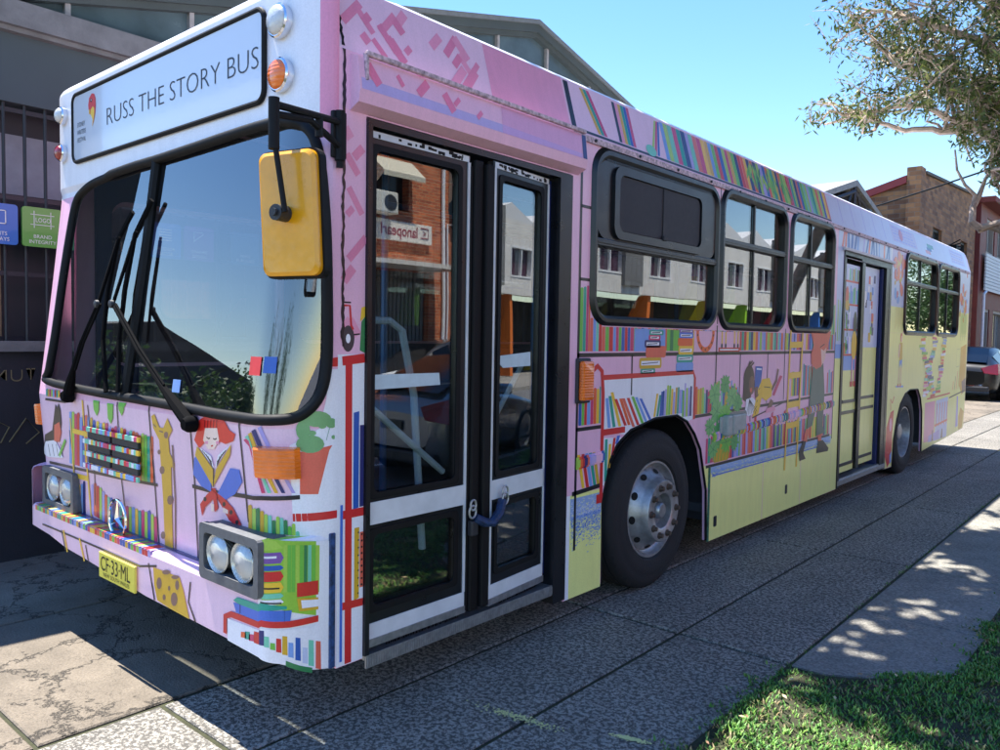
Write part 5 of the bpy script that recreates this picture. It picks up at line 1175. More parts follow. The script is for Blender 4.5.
for i in range(90):
    y=q.uniform(.3,5); x=left_edge(y)+abs(q.gauss(0,.3)); a=q.uniform(0,6); r=q.uniform(.008,.022); z=.03+q.random()*.012+hn(x,y)
    if x>VX1: continue
    g.face([(x+r*math.cos(a),y+r*math.sin(a),z),(x+r*.35*math.cos(a+1.6),y+r*.35*math.sin(a+1.6),z+.004),(x-r*math.cos(a),y-r*math.sin(a),z+.002),(x-r*.35*math.cos(a+1.6),y-r*.35*math.sin(a+1.6),z)],lin(q.choice([(150,120,80),(190,170,130),(120,84,60)])))
tag(g.build('fallen_leaves',gm),kind='stuff')
g=MB(); 
for i in range(40): g.rbox((3.05,-6+i*3,-.15),(3.22,-3.012+i*3,.0),.012)
tag(g.build('kerb',concrete_mat('kerb_concrete',(.26,.25,.23),'agg')),kind='structure')
g=MB(); g.box((3.22,-60,-.158),(9.8,150,-.14)); tag(g.build('road',asph),kind='structure')
g=MB()
for i in range(30): g.box((6.4,-20+i*6,-.139),(6.52,-17+i*6,-.136))
g.box((5.30,-20,-.139),(5.38,120,-.136)); tag(g.build('road_markings',mat('road_paint',(220,220,215),.7,noise=.3,scale=10)),kind='structure')
g=MB(); g.box((9.8,-60,-.15),(40,150,-.02)); tag(g.build('far_footpath',concrete_mat('far_paving',(.28,.265,.24),'agg')),kind='structure')

# ================================================================ left workshop building
X=-3.45
wgrey=mat('painted_steel_grey',(66,76,76),.6,noise=.15,scale=3); navyw=mat('navy_wall',(30,33,44),.7,noise=.25,scale=4,bump=.2); conc=mat('concrete_beam',(108,111,113),.8,noise=.3,scale=6,bump=.3)
frost=mat('frosted_glazing',(74,92,98),.2,noise=.35,scale=2.2); barm=mat('window_bars',(34,38,46),.5); white_gl=mat('frosted_white',(140,148,158),.6,noise=.15,scale=9)
wb=empty('workshop_building',(X,5.6,0),'grey gabled workshop building with clerestory glazing and barred windows behind the bus','building')
ze=lambda y: 3.66+(5.17-3.66)*(1-abs(y-5.68)/6.1)
def wp(g,name,m,par=wb):
    o=g.build(name,m,None); return rel(o,par)
g=MB(); g.box((X-.5,-.36,0),(X,11.7,1.42)); g.box((X-.5,-.36,1.42),(X-.12,11.7,1.5)); g.box((-18,-.36,0),(X-.5,-.16,3.6)); g.box((-18,11.5,0),(X-.5,11.7,3.6)); g.box((X-.5,-.36,1.42),(X,-.15,3.03)); g.box((X-.5,11.2,1.42),(X,11.7,3.03))
for y in (2.9,5.9,8.9): g.box((X-.4,y,1.42),(X-.02,y+.25,3.03))
wp(g,'wall',navyw)
g=MB(); g.box((X-.5,-.36,3.03),(X,11.7,3.50)); wp(g,'spandrel',mat('spandrel_blue_grey',(64,78,84),.7,noise=.12,scale=2))
g=MB(); g.box((X-.1,-.40,3.50),(X+.10,11.75,3.66)); g.box((X-.1,-.40,3.47),(X+.06,11.75,3.50)); g.box((X-.02,-.36,1.40),(X+.05,11.7,1.47)); wp(g,'concrete_beam',conc)
g=MB(); g.prism([(-.36,3.66),(11.7,3.66),(11.7,ze(11.7)-.1),(5.68,ze(5.68)-.1),(-.36,ze(-.36)-.1)],[],lambda p,k:((X-.03 if k else X-.06),p[0],p[1])); wp(g,'clerestory_glazing',frost)
g=MB()
y=-.3
while y<11.6: g.box((X-.05,y-.018,3.66),(X+.01,y+.018,ze(y)-.12)); y+=.89
wp(g,'mullion',mat('mullion_grey',(150,150,150),.5,noise=.2))
g=MB()
for sg_ in (-1,1):
    ya=5.68; yb=5.68+sg_*6.4
    for (d0,d1,x0,x1) in ((-.09,.0,X-.05,X+.06),(-.14,-.09,X-.03,X+.03)):
        P=[(ya,ze(ya)+d0),(yb,ze(yb)+d0),(yb,ze(yb)+d1),(ya,ze(ya)+d1)]; 
        if sg_<0: P=P[::-1]
        g.prism(P,[],lambda p,k:((x1 if k else x0),p[0],p[1]))
wp(g,'barge_board',wgrey)
g=MB()
for sg_ in (-1,1):
    ya=5.68; yb=5.68+sg_*6.5; P=[(ya,ze(ya)),(yb,ze(yb)),(yb,ze(yb)+.05),(ya,ze(ya)+.05)]
    g.prism(P if sg_>0 else P[::-1],[],lambda p,k:((X+.08 if k else -18),p[0],p[1]))
wp(g,'roof',mat('metal_roof',(120,126,126),.5,.3,noise=.2))
for ya,yb in ((-.15,2.9),(3.15,5.9),(6.15,8.9),(9.15,11.2)):
    g=MB(); g.box((X-.22,ya,1.5),(X-.20,yb,3.03)); wn=wp(g,'window',mat('dark_pane',(34,40,48),.55))
    g=MB(); g.box((X-.199,ya+.02,2.46),(X-.19,yb-.02,2.86)); wp(g,'frosted_pane',white_gl)
    g=MB()
    y=ya+.1
    while y<yb: g.tube([(X-.03,y,1.47),(X-.03,y,3.06)],.011,6); y+=.125
    for z in (1.9,2.40,2.97): g.box((X-.04,ya,z),(X-.025,yb,z+.03))
    wp(g,'window_bars',barm)
    g=MB(); g.box((X-.19,ya+.3,1.5),(X-.15,ya+.36,2.2)); g.box((X-.19,yb-.5,1.5),(X-.12,yb-.2,1.72)); wp(g,'window_clutter',mat('clutter',(140,120,90),.7,noise=.3))
# graffiti strokes and faded lettering on the dark wall
g=MB(); text_mesh('V-MUT',.13,lambda x,y,z:(X+.004,-.02+x*1.0,1.20+y),lin((112,98,66)),g,off=-.01)
for k,pts in enumerate(([(.05,.85),(.12,.95),(.2,.9),(.15,.8),(.08,.82)],[(.2,.8),(.3,.95),(.38,.85),(.3,.78)],[(.38,.92),(.5,.82),(.55,.95),(.62,.85)])):
    g.tube([(X+.003,a+.0,b) for a,b in pts],.005,5)
wp(g,'graffiti',mat('graffiti_paint',(112,104,76),.6))
# notice boards fixed along the bars
def board(ya,c,lines,label,icon=None):
    w=.245; t=empty('sign_board',(X+.03,ya,2.10),label,'sign','square sign boards along the workshop bars')
    g=MB(); g.prism(rrect(0,w,0,.262,.02,4),[],lambda p,k:((.0 if k else -.02),p[0],p[1])); o=g.build('board_panel',mat('board_'+lines[-1].lower(),c,.35,coat=.3),t)
    g=MB()
    for i,tx in enumerate(lines):
        sz=.034; tm=MB(); text_mesh(tx,sz,lambda x,y,z:(x,y,0),(1,1,1),tm); ww=max(v[0] for v in tm.v); s=min(1,.2/ww)
        text_mesh(tx,sz,lambda x,y,z:(.002,w/2-ww*s/2+x*s,.058-i*.036+y),(1,1,1),g)
    if icon=='logo':
        for a,b,c_,d in ((.05,.195,.145,.149),(.05,.195,.212,.216)): g.box((0,a,c_),(.002,b,d))
        for a in (.07,.172): g.box((.0,a,.125),(.002,a+.004,.238))
        text_mesh('LOGO',.042,lambda x,y,z:(.002,.079+x*.78,.165+y),(1,1,1),g)
    elif icon=='book':
        for a in (.06,.115,.17): g.box((0,a,.13),(.002,a+.006,.22))
        g.box((0,.06,.13),(.002,.176,.136)); g.box((0,.06,.214),(.002,.176,.22))
    elif icon=='tri':
        g.tube([(.002,.08,.14),(.002,.08,.22),(.002,.15,.22)],.003,4); g.tube([(.002,.08,.15),(.002,.16,.21)],.003,4)
    elif icon=='box':
        for z in (.13,.15,.17,.19,.21): g.box((0,.07,z),(.002,.17,z+.008))
    g.build('board_lettering',mat('board_ink',(222,232,228),.5),t)
board(.015,(22,108,190),['EVENTS','DISPLAYS'],'blue square sign with a book icon at the left end of the sign row','book')
board(.285,(96,166,74),['BRAND','INTEGRITY'],'light green square sign reading BRAND INTEGRITY with a LOGO icon','logo')
board(.555,(30,132,84),['MANAGE','MENT'],'dark green square sign beside the light green sign, mostly behind the bus','box')
board(1.13,(34,112,196),['INTERIOR','DECOR'],'blue square sign seen through the windscreen beside the purple sign','box')
board(1.40,(118,62,150),['GRAPHIC','DESIGN'],'purple square sign reading GRAPHIC DESIGN seen through the windscreen','tri')
board(1.80,(46,104,130),['PRINT','PURCHASE'],'teal square sign reading PURCHASE at the right end of the row behind the windscreen',None)
# ================================================================ dark gabled house
hb=empty('gabled_house',(-4.6,17.5,0),'small dark timber house with a grey gable roof left of the brown brick building','house')
hx=-3.6
def hp(g,n,m): return rel(g.build(n,m,None),hb)
dk=mat('dark_timber',(46,46,50),.7,noise=.3,scale=8)
g=MB(); g.prism([(15.5,0),(19.3,0),(19.3,4.6),(17.45,5.0),(15.5,4.5)],[],lambda p,k:((hx if k else -9),p[0],p[1])); hp(g,'wall',dk)
g=MB()
for s in (-1,1):
    P=[(17.45,5.12),(17.45+s*2.3,4.52),(17.45+s*2.3,4.64),(17.45,5.26)]
    g.prism(P,[],lambda p,k:((hx+.25 if k else -9.2),p[0],p[1]))
hp(g,'roof',mat('tile_grey',(150,150,146),.8,noise=.3,scale=8))
g=MB()
for s in (-1,1):
    g.tube([(hx+.2,17.45,5.0),(hx+.2,17.45+s*1.9,4.5)],.04,4); g.tube([(hx+.2,17.45+s*.9,4.72),(hx+.2,17.45+s*.5,4.3)],.03,4); g.tube([(hx+.2,17.45+s*.2,5.0),(hx+.2,17.45+s*.8,4.2)],.03,4)
g.tube([(hx+.2,16.2,4.45),(hx+.2,18.7,4.45)],.04,4); g.tube([(hx+.2,17.45,5.1),(hx+.2,17.45,4.3)],.04,4); g.rbox((hx+.2,18.1,4.55),(hx+.35,18.3,4.68),.02); hp(g,'gable_truss',mat('truss',(64,66,72),.6))
# ================================================================ brown brick building
bb=empty('brick_building',(-3.45,23.5,0),'brown brick two-storey building with a raised corner pier behind the bus tail','building')
def bpn(g,n,m): return rel(g.build(n,m,None),bb)
bkb=brick_mat('brown_brick',(164,120,82),(108,74,56),(120,110,98),bw=.34,bh=.13)
g=MB(); 
wins=[(25.2,26.4,3.7,5.1),(29.2,30.3,3.7,5.1)]
g.prism([(23.5,0),(31.6,0),(31.6,6.9),(24.5,6.5),(23.5,6.45)],[rect(*w) for w in wins],lambda p,k:((-3.45 if k else -3.75),p[0],p[1]))
g.prism([(-9,0),(-3.752,0),(-3.752,6.2),(-5.1,5.8),(-9,4.65)],[],lambda p,k:(p[0],(23.51 if k else 23.8),p[1])); bpn(g,'wall',bkb)
g=MB(); g.box((-3.80,23.44,0),(-3.42,23.95,6.62)); bpn(g,'corner_pier',bkb)
g=MB(); g.prism([(-9,4.65),(-5.1,5.8),(-3.81,6.18),(-3.81,6.40),(-5.1,6.02),(-9,4.87)],[],lambda p,k:(p[0],(23.42 if k else 23.9),p[1])); bpn(g,'red_flashing',mat('red_flashing',(130,44,48),.6))
g=MB(); g.prism([(23.96,6.48),(31.65,6.9),(31.65,6.98),(23.96,6.56)],[],lambda p,k:((-3.38 if k else -3.8),p[0],p[1])); bpn(g,'coping',mat('coping',(90,84,78),.8))
for w in wins:
    g=MB(); g.box((-3.62,w[0],w[2]),(-3.60,w[1],w[3])); o=bpn(g,'window',mat('dark_pane2',(50,56,60),.1)); 
    g=MB(); ringp(g,rect(*w),rect(w[0]+.08,w[1]-.08,w[2]+.08,w[3]-.08),-3.6,-3.54); ringp(g,rect(w[0]+.08,(w[0]+w[1])/2+.03,w[2]+.08,w[3]-.08),rect(w[0]+.12,(w[0]+w[1])/2-.02,w[2]+.12,w[3]-.12),-3.59,-3.56); g.box((-3.58,w[0]-.08,w[2]-.09),(-3.40,w[1]+.08,w[2]-.005)); bpn(g,'window_frame',mat('frame_dark',(40,44,42),.6))
g=MB(); g.box((-3.43,27.3,4.6),(-3.2,27.9,4.75)); 
for k in range(5): g.tube([(-3.42,27.2+k*.15,4.7),(-3.1,27.3+k*.12,4.9-.1*k)],.02,5)
bpn(g,'wall_bracket',M['black'])
# ================================================================ maroon building
mb_=empty('maroon_building',(-3.3,32,0),'maroon two-storey building with a white slatted balcony front beyond the brown brick building','building')
def mpn(g,n,m): return rel(g.build(n,m,None),mb_)
mar=mat('maroon_paint',(112,44,38),.6,noise=.2,scale=3); XM=-3.2
g=MB(); mw=[(32.9,34.6,4.95,6.3),(35.2,36.9,4.95,6.3),(37.6,39.3,4.95,6.3),(40,42,4.95,6.3),(33.1,34.2,.1,2.9),(35.0,37.6,.8,2.9),(38.4,41,.8,2.9)]
g.prism([(31.7,0),(46,0),(46,6.75),(31.7,6.75)],[rect(*w) for w in mw],lambda p,k:((XM-.1 if k else XM-.4),p[0],p[1])); g.box((-5,31.7,0),(XM-.4,31.9,6.7)); mpn(g,'wall',mar)
g=MB(); g.prism([(31.6,6.7),(46,6.7),(46,6.9),(31.6,6.9)],[],lambda p,k:((XM+.35 if k else -5),p[0],p[1])); mpn(g,'roof',mat('roof_red',(116,52,44),.8,noise=.3))
g=MB(); 
for i in range(11): g.box((XM,32.2,3.55+i*.125),(XM+.05,45,3.655+i*.125))
mpn(g,'balcony_cladding',mat('white_boards',(214,216,214),.6,noise=.1))
for w in mw:
    g=MB(); g.box((XM-.3,w[0],w[2]),(XM-.28,w[1],w[3])); mpn(g,'window',mat('pane_light',(120,128,130),.12)); g=MB(); ringp(g,rect(*w),rect(w[0]+.12,w[1]-.12,w[2]+.12,w[3]-.12),XM-.28,XM-.14); g.box((XM-.27,(w[0]+w[1])/2-.04,w[2]+.1),(XM-.2,(w[0]+w[1])/2+.04,w[3]-.1)); mpn(g,'window_frame',mat('frame_pale',(150,140,130),.6))
g=MB(); g.tube([(XM+.05,32.0,0),(XM+.05,32.0,3.4),(XM+.05,32.4,3.5)],.05,8); mpn(g,'downpipe',M['white'])
# ================================================================ across the street (seen mirrored in the bus windows)
XF=13.
ob=empty('red_brick_shop',(XF,4,0),'sunlit orange brick shop with awnings and a white sign, mirrored in the front door glass','building')
def op(g,n,m,par=None): return rel(g.build(n,m,None),par or ob)
rbk=brick_mat('orange_brick',(206,112,66),(156,76,48),(190,160,130))
g=MB(); ww=[(11.25,12.5,4.75,6.0),(8.2,9.6,4.75,6.2),(14.0,15.2,4.9,6.0) ,(9.9,13.25,.05,3.2),(4.2,8,.6,2.8)]
g.prism([(2,-.1),(15.6,-.1),(15.6,8.4),(2,8.4)],[rect(*w) for w in ww],lambda p,k:((XF if k==0 else XF+.3),p[0],p[1])); g.box((XF+.3,2,0),(24,2.2,8.4)); g.box((XF+.3,15.4,0),(24,15.6,8.4)); g.box((XF,2,8.4),(24,15.6,8.5)); op(g,'wall',rbk)
g=MB(); g.box((XF+.25,2.2,0),(XF+.3,15.4,8)); op(g,'window',mat('dark_pane3',(34,34,36),.2))
g=MB(); g.box((XF-1.1,9.6,3.25),(XF-.001,13.45,3.36)); op(g,'awning_slab',mat('slab_white',(206,200,190),.7))
for (a,b,z) in ((11.2,12.6,6.05),(14.0,15.2,6.1)):
    g=MB(); g.idx([(XF-.01,a,z),(XF-.01,b,z),(XF-.55,b,z-.45),(XF-.55,a,z-.45)],[(0,1,2,3)]); g.idx([(XF-.55,b,z-.45),(XF-.55,a,z-.45),(XF-.55,a,z-.58),(XF-.55,b,z-.58)],[(0,1,2,3)]); g.prism([(0,0),(-.54,-.45),(-.54,-.5),(0,-.9)],[],lambda p,k:(XF-.012+p[0],(a if k else a+.01),z+p[1])); op(g,'window_awning',mat('awning_cream',(196,190,170),.8))
g=MB(); g.rbox((XF-.45,10.9,4.55),(XF-.01,11.75,5.1),.03); ac=op(g,'air_conditioner',mat('ac_cream',(206,204,194),.5)); g=MB(); g.prism(circ(11.5,4.82,.2,n=20),[],lambda p,k:((XF-.452 if k else XF-.46),p[0],p[1])); o=g.build('fan_grille',M['dark'],None); rel(o,ob); o.parent=ac
g=MB(); g.rbox((XF-.12,11.2,3.95),(XF-.005,13.25,4.45),.01); sg2=op(g,'shop_sign',mat('sign_cream',(226,220,208),.5)); 
g=MB(); 
# lettering reads correctly when faced from the street, so it is mirrored in the glass
text_mesh('lanopearl',.40,lambda x,y,z:(XF-.125,12.72-x*.86,4.08+y),(1,1,1),g,off=.006); g.tube([(XF-.125,12.82,4.10),(XF-.125,13.1,4.10),(XF-.125,13.1,4.36),(XF-.125,12.82,4.36)],.016,4); g.tube([(XF-.125,12.9,4.17),(XF-.125,13.02,4.23),(XF-.125,12.9,4.29)],.012,4); o=g.build('sign_lettering',mat('sign_maroon',(150,40,56),.5),None); rel(o,ob); o.parent=sg2
g=MB(); g.tube([(XF-.06,13.75,.0),(XF-.06,13.75,8.2)],.05,8); g.tube([(XF-.06,13.9,1),(XF-.06,13.9,4.6),(XF-.06,15.4,4.6)],.03,6); op(g,'downpipe',M['white'])
g=MB()
for i in range(24): g.box((XF+.15,9.95+i*.137,.05),(XF+.2,10.05+i*.137,3.2))
op(g,'roller_door',mat('roller_grey',(120,118,112),.6))
# pale apartment block with coloured fins
ab=empty('apartment_block',(XF,17,0),'pale grey apartment block with coloured wall fins, mirrored in the side windows','building')
def ap(g,n,m): return rel(g.build(n,m,None),ab)
pale=mat('render_grey',(214,210,202),.85,noise=.12,scale=1.5); dg=mat('render_dark',(112,112,110),.85,noise=.12,scale=1.5)
g=MB(); aw=[]
y=18.
while y<60: aw.append((y,y+1.7,3.9,5.1)); y+=3.4
g.prism([(16.6,3.2),(62,3.2),(62,6.1),(16.6,6.1)],[rect(*w) for w in aw],lambda p,k:((XF if k==0 else XF+.3),p[0],p[1])); g.box((XF+.3,16.6,3.2),(26,16.8,6.1)); ap(g,'wall',pale)
g=MB(); g.box((XF+2.5,16.6,-.1),(XF+2.7,62,3.2)); ap(g,'ground_floor',mat('ground_dark',(40,38,40),.7))
g=MB()
for i in range(13):
    if i%2==0: g.box((XF-.15,16.2+i*3.4,3.5),(XF-.001,17.3+i*3.4,6.5))
ap(g,'grey_panel',dg)
g=MB()
for i in range(14):
    a=16.6+i*3.3; g.prism([(a,6.1),(a+3.3,6.1),(a+3.3,6.2),(a+1.65,6.75),(a,6.2)],[],lambda p,k:((XF+.0 if k==0 else XF+4),p[0],p[1]))
ap(g,'roof',mat('roof_white',(206,206,206),.7))
g=MB()
for w in aw: g.box((XF+.2,w[0],w[2]),(XF+.24,w[1],w[3]))
ap(g,'window',mat('purple_pane',(74,50,66),.15)); g=MB()
for w in aw: ringp(g,rect(*w),rect(w[0]+.07,w[1]-.07,w[2]+.07,w[3]-.07),XF-.02,XF+.18); g.box((XF,(w[0]+w[1])/2-.03,w[2]),(XF+.1,(w[0]+w[1])/2+.03,w[3]))
ap(g,'window_frame',mat('frame_white',(220,220,218),.6))
for y,c,nm in ((17.4,(150,200,40),'lime_fin'),(24.9,(214,110,36),'orange_fin'),(30.0,(226,200,50),'yellow_fin'),(33.8,(150,200,40),'lime_fin'),(38.2,(180,50,60),'red_fin'),(44,(60,120,200),'blue_fin')):  # slanted outline follows the sunlit part of each fin below the overhang
    g=MB(); g.prism([(XF+.1,0),(XF+2.2,0),(XF+.5,3.2),(XF+.1,3.2)],[],lambda p,k:(p[0],(y if k else y+.22),p[1])); ap(g,'wall_fin',mat(nm,c,.6))
# buildings towards which the windscreen looks
sb=empty('corner_warehouse',(-44,-17,0),'dark gabled warehouse down the side street, mirrored in the windscreen','building')
g=MB(); g.prism([(-7,0),(7,0),(7,4),(0,6.2),(-7,4)],[],lambda p,k:((6 if k else -6),p[0],p[1])); g.build('wall',mat('warehouse',(70,66,62),.8,noise=.2,scale=2),sb); g=MB()
for i in range(4): g.box((6.0,-5.6+i*3,1.5),(6.04,-4+i*3,2.8))
g.build('window',white_gl,sb)

nb=empty('reflection_blocker',(-14,-2.6,0),'tall dark blank block added beside the yard to darken the left half of the windscreen reflection','building')  # unseen block, added so the left pane mirrors something dark
g=MB(); g.box((-8,-2.3,0),(0,2.3,9.5)); g.build('wall',mat('reflection_blocker_dark',(44,50,54),.8,noise=.3,scale=1.5),nb)  # body of the added reflection blocker
g=MB(); g.box((-8.1,-2.4,9.5),(.1,2.4,9.7)); g.build('roof',wgrey,nb)  # top of the added reflection blocker
g=MB(); g.box((0,-1.2,.05),(.05,1.4,3.2)); g.build('roller_door',wgrey,nb)
# ================================================================ trees
leafm,nt,b=newmat('leaf_green'); at=N(nt,'ShaderNodeAttribute',attribute_name='Col'); L(nt,at.outputs['Color'],b.inputs['Base Color']); b.inputs['Roughness'].default_value=.5
tr=N(nt,'ShaderNodeBsdfTranslucent'); L(nt,at.outputs['Color'],tr.inputs['Color']); mx=N(nt,'ShaderNodeMixShader'); mx.inputs[0].default_value=.3; L(nt,b.outputs[0],mx.inputs[1]); L(nt,tr.outputs[0],mx.inputs[2]); L(nt,mx.outputs[0],nt.nodes['Material Output'].inputs['Surface'])
bark=mat('gum_bark',(186,166,150),.8,noise=.5,scale=7,bump=.6,bscale=30); barkd=mat('dark_bark',(92,76,64),.9,noise=.4,scale=9,bump=.6)
GUM=[(.065,.10,.025),(.10,.145,.035),(.16,.19,.045),(.05,.08,.022),(.20,.22,.06),(.09,.135,.035)]
def leaf_at(g,p,q,ln,wd,cols,droop=.7):
    d=np.array([q.gauss(0,1),q.gauss(0,1),q.gauss(-droop,.7)]); d/=np.linalg.norm(d)+1e-9; s=np.cross(d,[q.gauss(0,1),q.gauss(0,1),q.gauss(0,1)]); s/=np.linalg.norm(s)+1e-9
    a=p; g.idx([a,a+d*ln*.45+s*wd,a+d*ln,a+d*ln*.45-s*wd],[(0,1,2,3)],q.choice(cols))
def wander(p,t,q,n=7,amp=.12):
    P=[np.array(p,float)]; T=np.array(t,float); L_=np.linalg.norm(T-P[0])
    for i in range(1,n+1):
        f=i/n; b_=P[0]*(1-f)+T*f; P.append(b_+np.array([q.gauss(0,1),q.gauss(0,1),q.gauss(0,.8)])*L_*amp*math.sin(PI*f)*.55 if i<n else T)
    return P
def gum(g,gl,q,mains,nsub=9,ntw=9,nl=11,ln=.09,wd=.009,cl=.30,cols=GUM,keep=None):
    for path,r0,r1 in mains:
        P=[np.array(p,float) for p in path]; Q=[]
        for i in range(len(P)-1):
            for k in range(4): Q.append(P[i]+(P[i+1]-P[i])*k/4+(np.array([q.gauss(0,.02),q.gauss(0,.02),q.gauss(0,.02)]) if k else 0))
        Q.append(P[-1]); n=len(Q); g.tube(Q,[r0+(r1-r0)*i/(n-1) for i in range(n)],7)
        for s in range(nsub):
            f=q.uniform(.25,1); b_=Q[int(f*(n-1))]; dr=np.array([q.gauss(0,1),q.gauss(0,1),q.gauss(.15,.7)]); dr/=np.linalg.norm(dr); e=b_+dr*q.uniform(.35,1.0)
            if keep and not keep(e): continue
            S_=wander(b_,e,q,5,.16); g.tube(S_,[.020*(1-i/6)+.004 for i in range(len(S_))],5)
            for t in range(ntw):
                c=S_[q.randint(1,len(S_)-1)]; e2=c+np.array([q.gauss(0,1),q.gauss(0,1),q.gauss(-.1,.9)])*cl*.65
                if keep and not keep(e2): continue
                g.tube([c,(c+e2)/2+np.array([0,0,.04]),e2],[.005,.004,.002],4)
                for l in range(nl):
                    h=q.random(); pp=c+(e2-c)*h+np.array([q.gauss(0,1),q.gauss(0,1),q.gauss(0,1)])*.055
                    leaf_at(gl,pp,q,ln*q.uniform(.6,1.25),wd*q.uniform(.8,1.4),cols)
def at_depth(px,py,dp_): 
    d=ray(px,py); return CP+d*(dp_)           # depth along the viewing axis
q=random.Random(19)
base=np.array([2.45,9.95,0.])
g=MB(); gl=MB()
D=10.0
jn=at_depth(1075,190,9.2)
tk=[base,base+np.array([-.1,0,1.2]),jn]
g.tube([base-np.array([0,0,.2]),base+np.array([0,0,.3]),base+np.array([-.05,.05,1.2]),jn],[.15,.12,.10,.08],12)
A_=lambda L_:[jn]+[at_depth(*p) for p in L_]
mains=[(A_([(1010,150,9.4),(970,123,9.6),(955,131,9.8),(905,131,10),(870,118,10.2),(845,108,10.4)]),.075,.012),
 (A_([(1030,110,9.2),(985,106,9.4),(940,85,9.7),(900,66,10),(870,40,10.3)]),.10,.014),
 (A_([(1050,70,9.),(1000,55,9.2),(950,30,9.5),(905,18,9.8),(860,8,10)]),.08,.012),
 (A_([(1040,40,9.),(990,0,9.),(950,-40,9.2),(900,-70,9.5)]),.09,.014),
 (A_([(1060,0,9.),(1040,-90,9.),(1000,-160,9.2)]),.10,.02),
 (A_([(1000,140,9.4),(955,120,9.7),(915,105,9.9),(870,112,10.1),(835,122,10.2),(818,128,10.3)]),.05,.009),
 (A_([(1010,120,9.8),(980,80,10.3),(930,60,10.8),(890,45,11.2)]),.05,.010),
 (A_([(1030,60,10),(1000,20,10.5),(960,-5,11),(920,-20,11.4)]),.05,.012),
 (A_([(1000,150,9.3),(985,165,9.2),(995,185,9.)]),.03,.006)]
gum(g,gl,q,mains,nsub=18,ntw=9,nl=15,ln=.10,wd=.012,cl=.40,keep=lambda p:(proj(p)[0]>802 and proj(p)[1]<132+max(0,(proj(p)[0]-940))*1.0 and not (proj(p)[1]>70 and proj(p)[0]>905 and proj(p)[0]<955 and proj(p)[1]>115)))
# the low bare limb that dips and forks
g.tube([at_depth(1060,252,8.8),at_depth(1020,236,9.),at_depth(990,226,9.1),at_depth(978,232,9.15)],[.07,.055,.045,.02],9)
g.tube([at_depth(980,228,9.1),at_depth(972,222,9.1),at_depth(973,207,9.15),at_depth(979,196,9.2),at_depth(985,180,9.3),at_depth(992,165,9.3)],[.045,.04,.036,.03,.02,.012],8)
g.tube([at_depth(973,207,9.15),at_depth(975,195,9.2),at_depth(965,185,9.2),at_depth(957,170,9.3),at_depth(955,150,9.4)],[.03,.024,.018,.014,.01],7)
g.tube([at_depth(980,228,9.1),at_depth(1000,222,9.),at_depth(1030,214,8.9)],[.035,.032,.035],8)
def org(o,loc):
    for v in o.data.vertices: v.co-=Vector(loc)
tree=empty('gum_tree',tuple(base),'eucalyptus tree with pale twisting limbs and hanging leaves at the right edge','tree','street trees on the verge')
o=g.build('trunk',bark,tree); org(o,base); o=gl.build('crown',leafm,tree); org(o,base)
tree['label']='eucalyptus tree with pale twisting limbs and olive leaves over the bus tail, top right'
# second verge tree, beside the camera: its shade mottles the paving and grass
q=random.Random(23); g=MB(); gl=MB(); b2=np.array([3.7,1.9,-.14])
t2=b2+np.array([-.5,.1,4.6]); g.tube([b2-np.array([0,0,.2]),b2+np.array([0,0,.4]),b2+np.array([-.1,0,2.4]),t2],[.26,.22,.18,.14],10)
mains=[]
for wx,wy,wz in ((-1.8,2.0,6.9),(-1.9,3.8,7.0),(-2.0,5.6,7.2),(-1.7,7.2,7.6),(-1.0,4.4,6.7),(-1.5,8.6,8.0),(-1.6,3.0,6.8),(-.2,3.9,6.6),(-1.2,5.2,7.0),(-1.0,7.0,7.4),(-.4,8.4,7.8),(.6,1.8,6.6),(-.4,3.2,6.9),(.2,4.8,7.2),(-1.0,6.2,7.6),(.4,7.4,7.9),(-.8,9.4,8.4),(1.4,10.2,8.6),(1.6,3.4,7.2),(1.8,6.2,7.8),(-1.6,4.4,7.6),(3.0,2.6,7.4),(4.6,5.2,7.8),(.2,11.4,9.4),(-.6,1.9,7.2),(.5,6.0,7.5)):
    e=np.array([wx,wy,wz]); m1=t2+(e-t2)*.5+np.array([q.gauss(0,.2),q.gauss(0,.2),.6]); mains.append(([t2,m1,e],.07,.015))
gum(g,gl,q,mains,nsub=21,ntw=9,nl=14,ln=.23,wd=.085,cl=.5,keep=lambda p:not(-5<proj(p)[0]<1010 and -14<proj(p)[1]<750))
t=empty('gum_tree',tuple(b2),'eucalyptus tree on the verge just right of the view, its crown overhead out of frame','tree','street trees on the verge')
o=g.build('trunk',bark,t); org(o,b2); o=gl.build('crown',leafm,t); org(o,b2)
# trees mirrored in the rear windows and windscreen
def bush_tree(p,r,h,label,seed,n=5200):
    q=random.Random(seed); g=MB(); gl=MB(); t=empty('leafy_tree',p,label,'tree','leafy trees across the street' if p[1]>0 else 'leafy trees beyond the yard')
    g.tube([(0,0,-.2),(.1,0,h*.35),(0,.1,h*.6)],[.25,.18,.1],8)
    for k in range(6):
        a=q.uniform(0,6.3); e=(r*.6*math.cos(a),r*.6*math.sin(a),h*q.uniform(.55,.9)); g.tube([(0,0,h*.35),(e[0]*.5,e[1]*.5,h*.5),e],[.1,.07,.02],6)
    cl=[(np.array([q.gauss(0,.45)*r,q.gauss(0,.45)*r,h*.62+q.gauss(0,.18)*h]),q.uniform(.22,.42)*r) for _ in range(26)]
    for i in range(n):
        c,rr=q.choice(cl); d=np.array([q.gauss(0,1),q.gauss(0,1),q.gauss(0,1)]); d/=np.linalg.norm(d); leaf_at(gl,c+d*rr*q.uniform(.6,1),q,.28,.07,[(.04,.09,.02),(.06,.12,.03),(.08,.15,.04),(.03,.07,.02)],.3)
    g.build('trunk',barkd,t); gl.build('crown',leafm,t); return t
